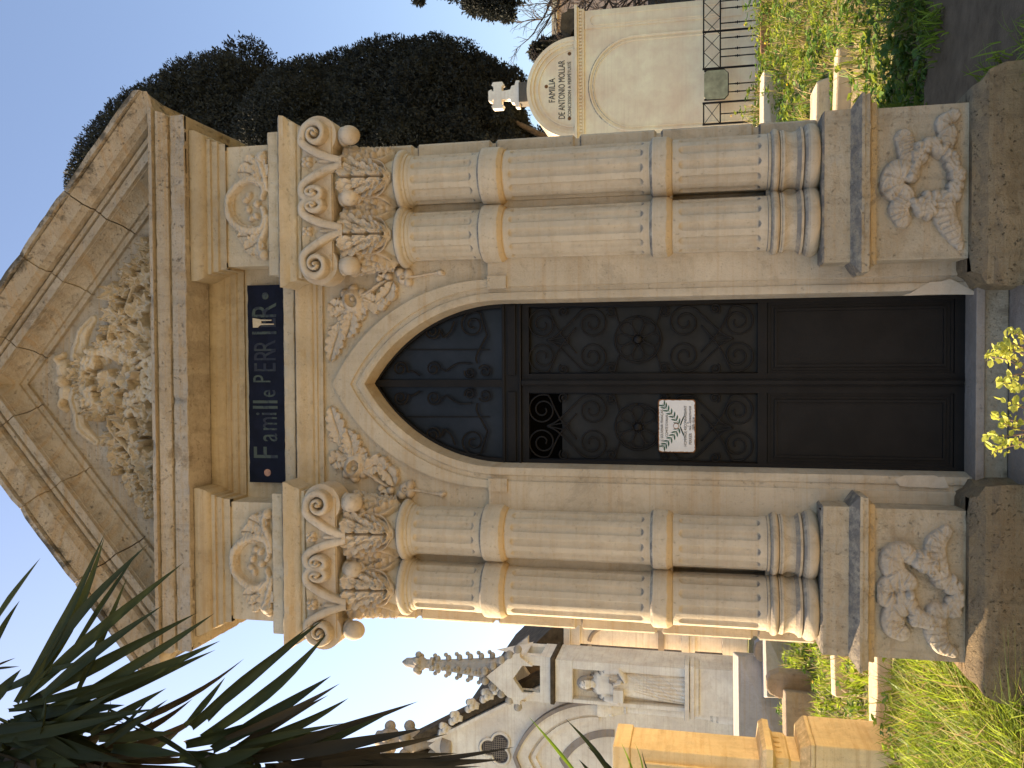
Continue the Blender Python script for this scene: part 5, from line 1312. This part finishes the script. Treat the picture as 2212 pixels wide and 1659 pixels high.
w = r.win(u(-.12,0)[0], u(-.02,0)[0], u(0,.56)[1], u(0,.64)[1]); r.H[w] = np.maximum(r.H[w], .36)
for k in range(7):
    a = -.12+.040*k; r.stroke(smooth([u(a, .02), u(a*.8+.01, .22), u(a*.45+.03, .46)], 14), [.010*Hs,.008*Hs,.004*Hs], [.035,.028,.01], 'sub')
for q_ in ((-.11,.12,.11,.46), (-.12,.22,.08,.52), (-.06,.05,.13,.34)):
    r.stroke(smooth([u(q_[0], q_[1]), u((q_[0]+q_[2])/2+.02, (q_[1]+q_[3])/2-.03), u(q_[2], q_[3])], 14), .016*Hs, .014, 'sub')
body = r.mesh('robe', M['white_stone'], fg, lambda X, Z, H: (X, YBt+.20-H, Z))
hd = MB(); hc = (tx, YBt+.02, zp+.905*Hs); hr = .058*Hs; hd.ball(hc, hr, 20, (.82, .92, 1.15))
for v in hd.v:
    a, c = (v.x-hc[0])/hr, (v.z-hc[2])/hr
    if v.y < hc[1]-.3*hr:
        if abs(a) < .16 and -.35 < c < .25: v.y -= hr*.22*(1-abs(a)/.16)*(.4+.6*(.25-c)/.6)
        if .12 < abs(a) < .5 and .05 < c < .35: v.y += hr*.12
        if abs(a) < .3 and -.62 < c < -.45: v.y += hr*.08
hd.tube([(tx, hc[1]+.01, hc[2]-hr*1.6), (tx, hc[1], hc[2]-hr*.6)], hr*.55, 10)
hd.build('head', M['white_stone'], fg, smooth=True)
hb = MB(); hb.ball((hc[0], hc[1]+hr*.25, hc[2]+hr*.15), hr*1.12, 16, (.98, .9, 1.12))
for sg in (1, -1): hb.tube([(tx+sg*hr*.85, hc[1]+.02, hc[2]+hr*.4), (tx+sg*hr*.98, hc[1]+.02, hc[2]-hr*.3), (tx+sg*hr*.95, hc[1]+.05, hc[2]-hr*1.3)], [hr*.3, hr*.32, hr*.2], 8)
hb.build('hair', M['marble'], fg, smooth=True)
cy2 = thing('cypress_tree', 'small cypress crown showing between the chapel roof and the left flank wall', 'tree', (-6.0, 22, gz(-6, 22)), 'cypress trees beyond the tombs')
smp = []; X_, Z_ = pxp(1190, 1385, 22)
for _ in range(5000):
    d = rv(); smp.append((np.array((X_+.1, 22, Z_-.15))+d*rng.uniform(.3, 1)*np.array((.62, .6, .85)), d))
crown_sprays('crown', smp, 'cypress', cy2, .2); tt = MB(); tt.tube([(X_, 22, gz(X_, 22)), (X_, 22, Z_)], [.16, .07], 6); tt.build('trunk', M['bark'], cy2)

# ================================================================ GOLDEN STELE, SLABS, HEADSTONES
gs = thing('stele', 'golden sandstone tomb stele with dentil moulding and stepped base at the left edge', 'tomb', (-3.1, 2.4, gz(-3, 2.4)))
Yf, Yb_ = 2.2, 2.78
xr = P(1850, 1617, Yf).x; zt0, zt1 = P(1745, 1617, Yf).z, P(1940, 1617, Yf).z
b = MB(); b.box(xr-1.6, xr, Yf, Yb_, -.15, zt0-.06); b.box(xr-1.6, xr+.0, Yf-.0, Yb_, zt0-.06, zt0-.02)
b.add([(xr-1.6,Yf,zt0-.02),(xr,Yf,zt0-.02),(xr,Yb_,zt0-.02),(xr-1.6,Yb_,zt0-.02),(xr-1.6,Yf+.06,zt0+.05),(xr-.06,Yf+.06,zt0+.05),(xr-.06,Yb_-.04,zt0+.05),(xr-1.6,Yb_-.04,zt0+.05)],
      [(0,1,5,4),(1,2,6,5),(2,3,7,6),(3,0,4,7),(4,5,6,7)])
fixn(b.build('base_block', M['yellow_stone'], gs, bevel=.012))
xs2 = P(1480, 1628, Yf+.06).x; zm0 = P(1640, 1625, Yf).z; ztp_ = P(1322, 1628, Yf).z
b = MB(); 
pr_ = [(-.05,zt0+.05),(.02,zt0+.05),(.02,zt0+.12),(.045,zt0+.14),(.05,zt0+.18),(.05,zt0+.235),(.09,zt0+.26),(.15,zm0-.10),(.155,zm0-.05),(.13,zm0-.02),(-.05,zm0)]
b.sweep(pr_, [(xs2-1.4, Yb_-.06), (xs2-1.4, Yf+.08), (xs2, Yf+.08), (xs2, Yb_-.06), ][0:4])
x = xs2-1.3
while x < xs2: b.box(x, x+.045, Yf+.020, Yf+.034, zt0+.185, zt0+.232); x += .09
y = Yf+.12
while y < Yb_-.1: b.box(xs2+.046, xs2+.062, y, y+.045, zt0+.185, zt0+.232); y += .09
fixn(b.build('moulding', M['yellow_stone'], gs, ang=40)); b = MB()
b.box(xs2-1.4, xs2, Yf+.08, Yb_-.08, zm0-.05, ztp_-.14); b.box(xs2-1.5, xs2+.012, Yf+.06, Yb_-.06, ztp_-.14, ztp_)
b.box(xs2-1.2, xs2-.10, Yf+.05, Yf+.081, zm0+.12, zm0+.14); b.box(xs2-.12, xs2-.10, Yf+.05, Yf+.081, zm0+.14, ztp_-.25)
fixn(b.build('shaft', M['yellow_stone'], gs, bevel=.02))

def block(name, label, cat, x, y, w, d, h, mat, rot=0, bev=.02, tilt=0, group=None, round_=False):
    b = MB()
    if round_: b.prism([(-w/2,-.1),(w/2,-.1),(w/2,h*.72),(w*.36,h*.92),(w*.16,h),(-w*.16,h),(-w*.36,h*.92),(-w/2,h*.72)], -d/2, d/2)
    else:
        r_ = random.Random(hash(label) % 1000); j = lambda q: q*(1+r_.uniform(-.1, .1))
        b.box(-w/2, w/2, -d/2, d/2, -.1, h)
        for v in b.v: v.x = j(v.x); v.y = j(v.y)
    o = fixn(b.build(name, M[mat], None, bevel=bev)); o.location = (x, y, gz(x, y)); o.rotation_euler = (tilt, 0, rot); return tag(o, label, cat, group)
def at_ground(x_, y_):
    "where the sight line through (x_, y_) meets the ground"
    lo, hi = .3-4.8, 30
    for Yt in np.linspace(-2, 26, 1400):
        p = P(x_, y_, Yt)
        if p.z <= gz(p.x, Yt): return p.x, Yt
    return p.x, 26.
x_, y_ = at_ground(1697, 1410); block('headstone', 'small pale rounded headstone nearest the flank wall of the chapel tomb', 'headstone', x_, y_, .30, .16, .44, 'old_slab', .1, round_=True)
x_, y_ = at_ground(1750, 1480); block('headstone', 'brown rounded headstone standing in front of the dark tilted grave slab', 'headstone', x_, y_, .34, .16, .52, 'old_slab', -.1, round_=True)
x_, y_ = at_ground(1765, 1545); block('headstone', 'broken brown stone block at the foot of the golden stele', 'headstone', x_-.1, y_+.2, .55, .5, .34, 'old_slab', .3)
x_, y_ = at_ground(1820, 1412); block('kerb_stone', 'flat pale kerb stone lying in the grass behind the left pedestal', 'stone', x_, y_, .8, .28, .10, 'slab', .25)
x_, y_ = at_ground(1925, 1500); block('kerb_stone', 'wide flat pale kerb stone across the grass between pedestal and stele', 'stone', x_-.2, y_+.15, 1.5, .40, .10, 'slab', .08)
# tomb slabs before the chapel
for (x0_, y0_, lab, w, d, h, mt_) in ((1655, 1530, 'raised grey marble tomb slab in front of the gothic chapel', 1.5, 2.2, .62, 'grey_marble'), (1662, 1440, 'low dark tomb slab between the marble tomb and the chapel steps', .9, 2.6, .30, 'grey_marble')):
    x_, y_ = at_ground(x0_+40, y0_); block('tomb_slab', lab, 'grave', x_-.3, y_+.8, w, d, h, mt_, .35, .015)
# right hand side
x_, y_ = at_ground(1676, 205); block('tomb_slab', 'long pale slab lying in the weeds below the iron fence', 'grave', x_-.45, y_+.5, 1.75, .9, .16, 'slab', -.12)
x_, y_ = at_ground(1797, 215); block('tomb_slab', 'pale slab edge beside the right pedestal cap', 'grave', x_-.25, y_+.3, 1.0, .55, .14, 'slab', -.08)
x_, y_ = at_ground(1840, 165); block('tomb_slab', 'short broken pale slab half hidden in the weeds', 'grave', x_-.1, y_+.1, .75, .22, .14, 'slab', -.25)
x_, y_ = at_ground(1663, 50); block('brick_kerb', 'thin red brick kerb among the weeds at the far right', 'kerb', x_+.5, y_, 1.9, .10, .16, 'brick', .05)

# ================================================================ GRASS AND WEEDS
def field(x0, x1, y0, y1, ex=()):
    def f():
        while True:
            x, y = random.uniform(x0, x1), random.uniform(y0, y1)
            if abs(x) < 1.5 and -1.2 < y < DEP+.2: continue
            if -4.4 < x < -2.55 and 2.1 < y < 2.9: continue
            return x, y, gz(x, y)-.01, .55+.9*abs(math.sin(x*2.3+1)*math.cos(y*1.7+x))
    return f
random.seed(21)
EXC = []
for o_ in list(bpy.data.objects):
    if o_.get('category') in ('grave', 'stone', 'headstone') and o_.type == 'MESH': d_ = o_.dimensions; EXC.append((o_.location.x, o_.location.y, o_.rotation_euler.z, d_.x*.47, d_.y*.47))
def free(x, y):
    for ex, ey, a, w_, h_ in EXC:
        u, v_ = (x-ex)*math.cos(a)+(y-ey)*math.sin(a), -(x-ex)*math.sin(a)+(y-ey)*math.cos(a)
        if abs(u) < w_+.05 and -h_-.45 < v_ < h_+.05: return False
    return True
def rfield():
    while True:
        x, y = random.uniform(1.45, 8.4), 1.7+9.0*random.random()**1.25
        if free(x, y): break
    return x, y, gz(x, y)-.01, .25+1.6*abs(math.sin(x*2.3+1)*math.cos(y*1.7+x))**1.8
tag(blades('grass', 15000, rfield, ['grass', 'weed', 'straw'], .06, .30, .006, .9, clump=2, matw=[5, 2, 4]), 'green and straw coloured weeds covering the plot right of the mausoleum', 'grass', kind='stuff')
def lfield():
    while True:
        x, y = random.uniform(-7.5, -1.5), .6+8.8*random.random()**1.15
        if free(x, y): break
    if -4.3 < x < -2.6 and 2.1 < y < 2.9: y += .9
    return x, y, gz(x, y)-.01, .45+.8*abs(math.sin(x*1.9)*math.cos(y*1.5+x))
tag(blades('grass', 12000, lfield, ['grass', 'grass_bright', 'straw'], .10, .34, .007, .7, clump=2, matw=[6, 3, 2]), 'sunlit grass between the old graves left of the mausoleum', 'grass', kind='stuff')
def nfield():
    x, y = random.uniform(-2.9, -1.52), -.55+2.1*random.random(); return x, y, gz(x, y)-.03, (.7+.5*random.random())*(1.0 if x < -1.7 else .6)
tag(blades('grass', 5200, nfield, ['grass_bright', 'grass', 'straw', 'weed'], .10, .46, .005, 1.5, clump=3, matw=[6, 3, 2, 2]), 'long bright grass growing against the left socle of the mausoleum', 'grass', kind='stuff')
def pfield():
    x, y = random.choice(((1.62, -.35), (1.75, -.9), (1.60, .35), (2.4, 1.5), (3.3, 1.55), (2.9, 1.6))); x += random.gauss(0, .10); y += random.gauss(0, .10); return x, y, gz(x, y)+.02, random.uniform(.5, 1)
tag(blades('grass', 700, pfield, ['grass', 'grass_bright'], .05, .22, .005, 1.1, clump=2), 'little tufts of grass along the shaded path beside the right socle', 'grass', kind='stuff')
def weeds(n, pos, L0, L1, mats, mi=None):
    it = []; mm = []
    for _ in range(n):
        x, y, z, k = pos(); h = random.uniform(.02, .26)*k
        m_ = random.randrange(len(mats))
        for _ in range(4):
            a = random.uniform(0, 6.28); d = (math.cos(a), math.sin(a), random.uniform(-.1, .7)); L = random.uniform(L0, L1)
            it.append(((x+random.uniform(-.03,.03), y+random.uniform(-.03,.03), z+h), d, (random.uniform(-.5,.5), random.uniform(-.5,.5), 1), L, L*random.uniform(.5, .8))); mm.append(m_)
    return it, mm
it, mm = weeds(6500, rfield, .035, .095, [0,1])
tag(leaf_quads('ground_cover', it, ['weed', 'grass'], mis=mm), 'broad leaved mallow weeds sprawling over the plot right of the mausoleum', 'weeds', kind='stuff')
it, mm = weeds(2600, lfield, .03, .08, [0, 1])
tag(leaf_quads('ground_cover', it, ['weed', 'grass_bright'], mis=mm), 'broad leaved weeds among the old graves left of the mausoleum', 'weeds', kind='stuff')
fl_ = []
for _ in range(60):
    x, y, z, k = lfield() if random.random() < .35 else rfield(); fl_.append((x, y, z+.3*k))
b = MB()
for p in fl_: b.ball(p, .018, 4, (1, 1, .5))
tag(b.build('wildflowers', M['flower']), 'tiny yellow wildflowers dotted through the weeds', 'flowers', kind='stuff')

# ---------------------------------------------------------------- leafy shrub tip in front of the steps
sh = thing('shrub', 'young shrub with yellow green leaves catching the sun in front of the steps', 'shrub', (.02, -2.05, -.6))
YS = -2.05; tw = MB(); it = []; r_ = random.Random(6)
def stem(a, b_, c=None):
    A, B = P(*a, YS), P(*b_, YS); C2 = P(*c, YS) if c else (A+B)/2
    pts = [tuple(q) for q in smooth([tuple(A), tuple(C2), tuple(B)], 10)]; tw.tube(pts, [.0032-.0018*i/10 for i in range(11)], 5); return pts
stems = []
s1 = 364/1098*.6777
q_ = lambda x, y: (2900*.6777+x*s1, 950*.6777+y*s1)
for a, b_, c in (((1150,500),(930,410),None),((1150,440),(980,305),None),((1100,700),(770,562),(950,600)),((1150,740),(850,840),(1000,740)),((1150,880),(985,850),None),((1150,1080),(960,980),(1060,1040)),
                 ((1150,1180),(840,1150),(1000,1180)),((1150,1300),(740,1320),(950,1325)),((1150,1290),(880,1190),(1000,1250)),((1150,1400),(800,1480),(980,1420)),((1150,1350),(880,1380),(1000,1380)),((1150,560),(820,510),(980,500)),((1120,650),(900,500),(1000,590))):
    pts = stem(q_(*a), q_(*b_), q_(*c) if c else None)
    for i, p in enumerate(pts):
        if i < 2: continue
        for _ in range(3 if i > 6 else 1):
            d = np.array((r_.uniform(-1,1), r_.uniform(-1,.6), r_.uniform(-.3,1))); L = r_.uniform(.014, .030)
            it.append((np.array(p)+np.array((r_.uniform(-.010,.010), r_.uniform(-.03,.03), r_.uniform(-.010,.010))), d, (r_.uniform(-.6,.6), r_.uniform(-1,.2), .8), L, L*.72))
root = P(2330, 840, YS)
for a in ((1150,500),(1150,440),(1100,700),(1150,740),(1150,880),(1150,1080),(1150,1180),(1150,1300),(1150,1400),(1150,1350),(1150,560)):
    A = P(*q_(*a), YS); tw.tube([tuple(A), tuple((A+root)/2+Vector((0,0,.02))), tuple(root)], [.003,.004,.006], 5)
tw.tube([tuple(root), (root.x, YS, -1.1)], [.008, .012], 6); tw.build('stems', M['twig'], sh)
leaf_quads('leaves', it, ['shrub'], sh)

# ---------------------------------------------------------------- yuccas
def blade(V, F, MI, base, tip, w, mi, bend=(0, 0, -.04), roll=0.0, seed=0):
    "stiff V-section leaf from base to tip"
    A, B = Vector(base), Vector(tip); ax_ = (B-A); L = ax_.length; d0 = ax_.normalized()
    side = d0.cross(Vector((0, -1, .25))).normalized(); side = Matrix.Rotation(roll, 3, d0) @ side; n = 9; b0 = len(V)
    for i in range(n+1):
        t = i/n; p = A.lerp(B, t)+Vector(bend)*math.sin(math.pi*t)*L*2
        ww = w*(.55+.9*t if t < .38 else .9*(1-((t-.38)/.62)**1.45)+.01)
        up_ = side.cross(d0); ww *= .76; p1 = p+side*ww+up_*ww*.55; p2 = p-side*ww+up_*ww*.55; q1 = p+side*ww*.45+up_*ww*.10; q2 = p-side*ww*.45+up_*ww*.10
        V += [tuple(p1), tuple(q1), tuple(p), tuple(q2), tuple(p2)]
    for i in range(n):
        for k in range(4): a = b0+i*5+k; F.append((a, a+1, a+6, a+5)); MI.append(mi)
def yucca(label, head, blades_, Yh, nrand, trunk_to, dirs, seed, mats=('yucca', 'yucca_dry', 'yucca_lit'), Lr=(.45, .72), cat='yucca', mw=(8, 1, 0)):
    hp = P(*head, Yh); t = thing('yucca_plant', label, 'yucca', tuple(trunk_to[-1])); V = []; F = []; MI = []; r_ = random.Random(seed)
    for it_ in blades_:
        (bx_, by_), (tx_, ty_), w, mi = it_[:4]; dy = it_[4] if len(it_) > 4 else r_.uniform(-.12, .12)
        blade(V, F, MI, P(bx_, by_, Yh+r_.uniform(-.04,.04)), P(tx_, ty_, Yh+dy), w, mi, (0, 0, r_.uniform(-.035, .02)), r_.uniform(-.5, .5))
    for _ in range(nrand):
        a = r_.uniform(0, 6.283); e = r_.uniform(*dirs); d = Vector((math.cos(a)*math.cos(e), math.sin(a)*math.cos(e), math.sin(e)))
        if d.x > .25 and hp.x > -1.5: d.x = -d.x
        L = r_.uniform(*Lr); base = hp+Vector((r_.uniform(-.07,.04), r_.uniform(-.08,.08), r_.uniform(-.22,.10)))
        if e < -.2: base.z -= .15
        blade(V, F, MI, base, base+d*L, r_.uniform(.018, .030), r_.choices((0, 1, 2), mw)[0] if e > -.3 else 1, (0, 0, -.05), r_.uniform(-1, 1))
    fast('leaves', V, F, [M[m] for m in mats], t, mi=MI)
    tk = MB(); pts = [hp+Vector((0, 0, .05))]+[Vector(p) for p in trunk_to]; tk.tube([tuple(p) for p in pts], [.055]+[.075]*(len(pts)-2)+[.11], 12); tk.build('trunk', M['bark'], t, smooth=True)
    return t
s4 = .6777*800/1774; c4 = lambda x, y: (x*s4, 1700*.6777+y*s4)
A_ = []
for b_, t_, w in (((120,1200),(742,0),.026),((160,1180),(738,30),.026),((300,960),(1045,75),.026),((480,900),(985,115),.022),((560,1100),(900,310),.018),((150,1180),(1300,205),.030),((300,1150),(1150,510),.026),
                  ((200,1190),(1395,560),.030),((420,1230),(1515,565),.026),((350,1240),(1555,760),.030),((480,1290),(1520,825),.024),((100,1230),(1080,965),.020),((60,1245),(815,1168),.018),((-80,700),(285,175),.024),((-60,860),(140,475),.020),
                  ((640,1420),(1175,1095),.022),((740,1500),(1185,1175),.018),((750,1480),(1060,1160),.012),((60,1100),(600,900),.026),((700,1450),(1250,1405),.024),((0,1300),(260,1420),.03),((120,1420),(600,1590),.050),((60,1500),(560,1650),.05),
                  ((380,1300),(1100,1240),.024),((200,1300),(820,1560),.04),((-100,1250),(150,960),.03),((0,1350),(640,1440),.04),((250,1420),(900,1620),.045),((-50,1620),(500,1700),.05),((800,1520),(1300,1560),.03)):
    A_.append((c4(*b_), c4(*t_), w, 0))
for b_, t_ in (((250,1180),(620,930)),((330,1330),(900,1295)),((420,1380),(930,1340)),((300,1250),(370,1060)),((550,1390),(850,1440)),((-60,950),(110,880)),((-60,960),(140,940))): A_.append((c4(*b_), c4(*t_), .006, 1))
for k_ in range(26):
    u_ = random.Random(k_+50); A_.append((c4(u_.uniform(-150,350), u_.uniform(1200,1650)), c4(u_.uniform(250,900), u_.uniform(1080,1640)), u_.uniform(.022,.034), 0))
yucca('large dark yucca head overlapping the left slope of the pediment', (60, 1640), A_, -2.45, 120, [(-1.45,-2.4,2.6),(-1.62,-2.4,1.4),(-1.7,-2.4,-.3)], (-.9, 1.45), 3)
s6 = .6777*800/2212; c6 = lambda x, y: (700*.6777+x*s6, 1900*.6777+y*s6)
B_ = []
for b_, t_, w, mi in (((-250,1150),(915,205),.030,0),((-150,1250),(945,335),.030,0),((-100,1100),(800,260),.018,0),((-60,1350),(980,705),.032,0),((50,1250),(1060,770),.020,1),((0,1450),(955,875),.022,1),((100,1350),(1135,900),.024,0),((180,1300),(1090,1120),.020,0),
                      ((200,1440),(1745,930),.026,1),((600,1420),(1500,1030),.022,0),((-100,1500),(900,1180),.034,0),((-200,1480),(400,1330),.034,0),((300,1440),(1800,1165),.030,1),((500,1500),(2010,1215),.022,1),((900,1480),(2095,1385),.022,1),
                      ((1000,1510),(1700,1450),.016,1),((400,1510),(2500,1440),.028,1),((1200,1500),(2600,1330),.016,1),((-300,1150),(50,715),.020,0),((-300,1300),(700,1000),.034,0),((-200,1560),(1100,1460),.040,1),((-300,1600),(1300,1560),.05,1),((-350,1400),(300,1500),.04,0),((0,1560),(2300,1500),.024,1)):
    B_.append((c6(*b_), c6(*t_), w, mi))
yucca('lower yucca head with dry brown tips against the bright sky left of the capitals', (470, 1665), B_, -2.35, 46, [(-1.50,-2.35,2.2),(-1.68,-2.3,1.2),(-1.75,-2.3,-.3)], (-.8, 1.3), 5, mw=(5, 3, 0))
C3 = [((1262,1690),(1143,1549),.015,2,.05),((1330,1690),(1221,1552),.015,0,.0),((1342,1690),(1268,1612),.012,0,.0),((1375,1690),(1342,1604),.005,2),((1392,1690),(1372,1605),.005,2),((1412,1690),(1386,1620),.004,0),((1300,1700),(1250,1640),.012,0,.0)]
yucca('low yucca with two bright green blades before the chapel', (1330, 1760), C3, -2.1, 14, [(-1.50,-2.1,.7),(-1.5,-2.1,-.3)], (.2, 1.4), 9, mw=(2, 0, 5), Lr=(.25, .4))
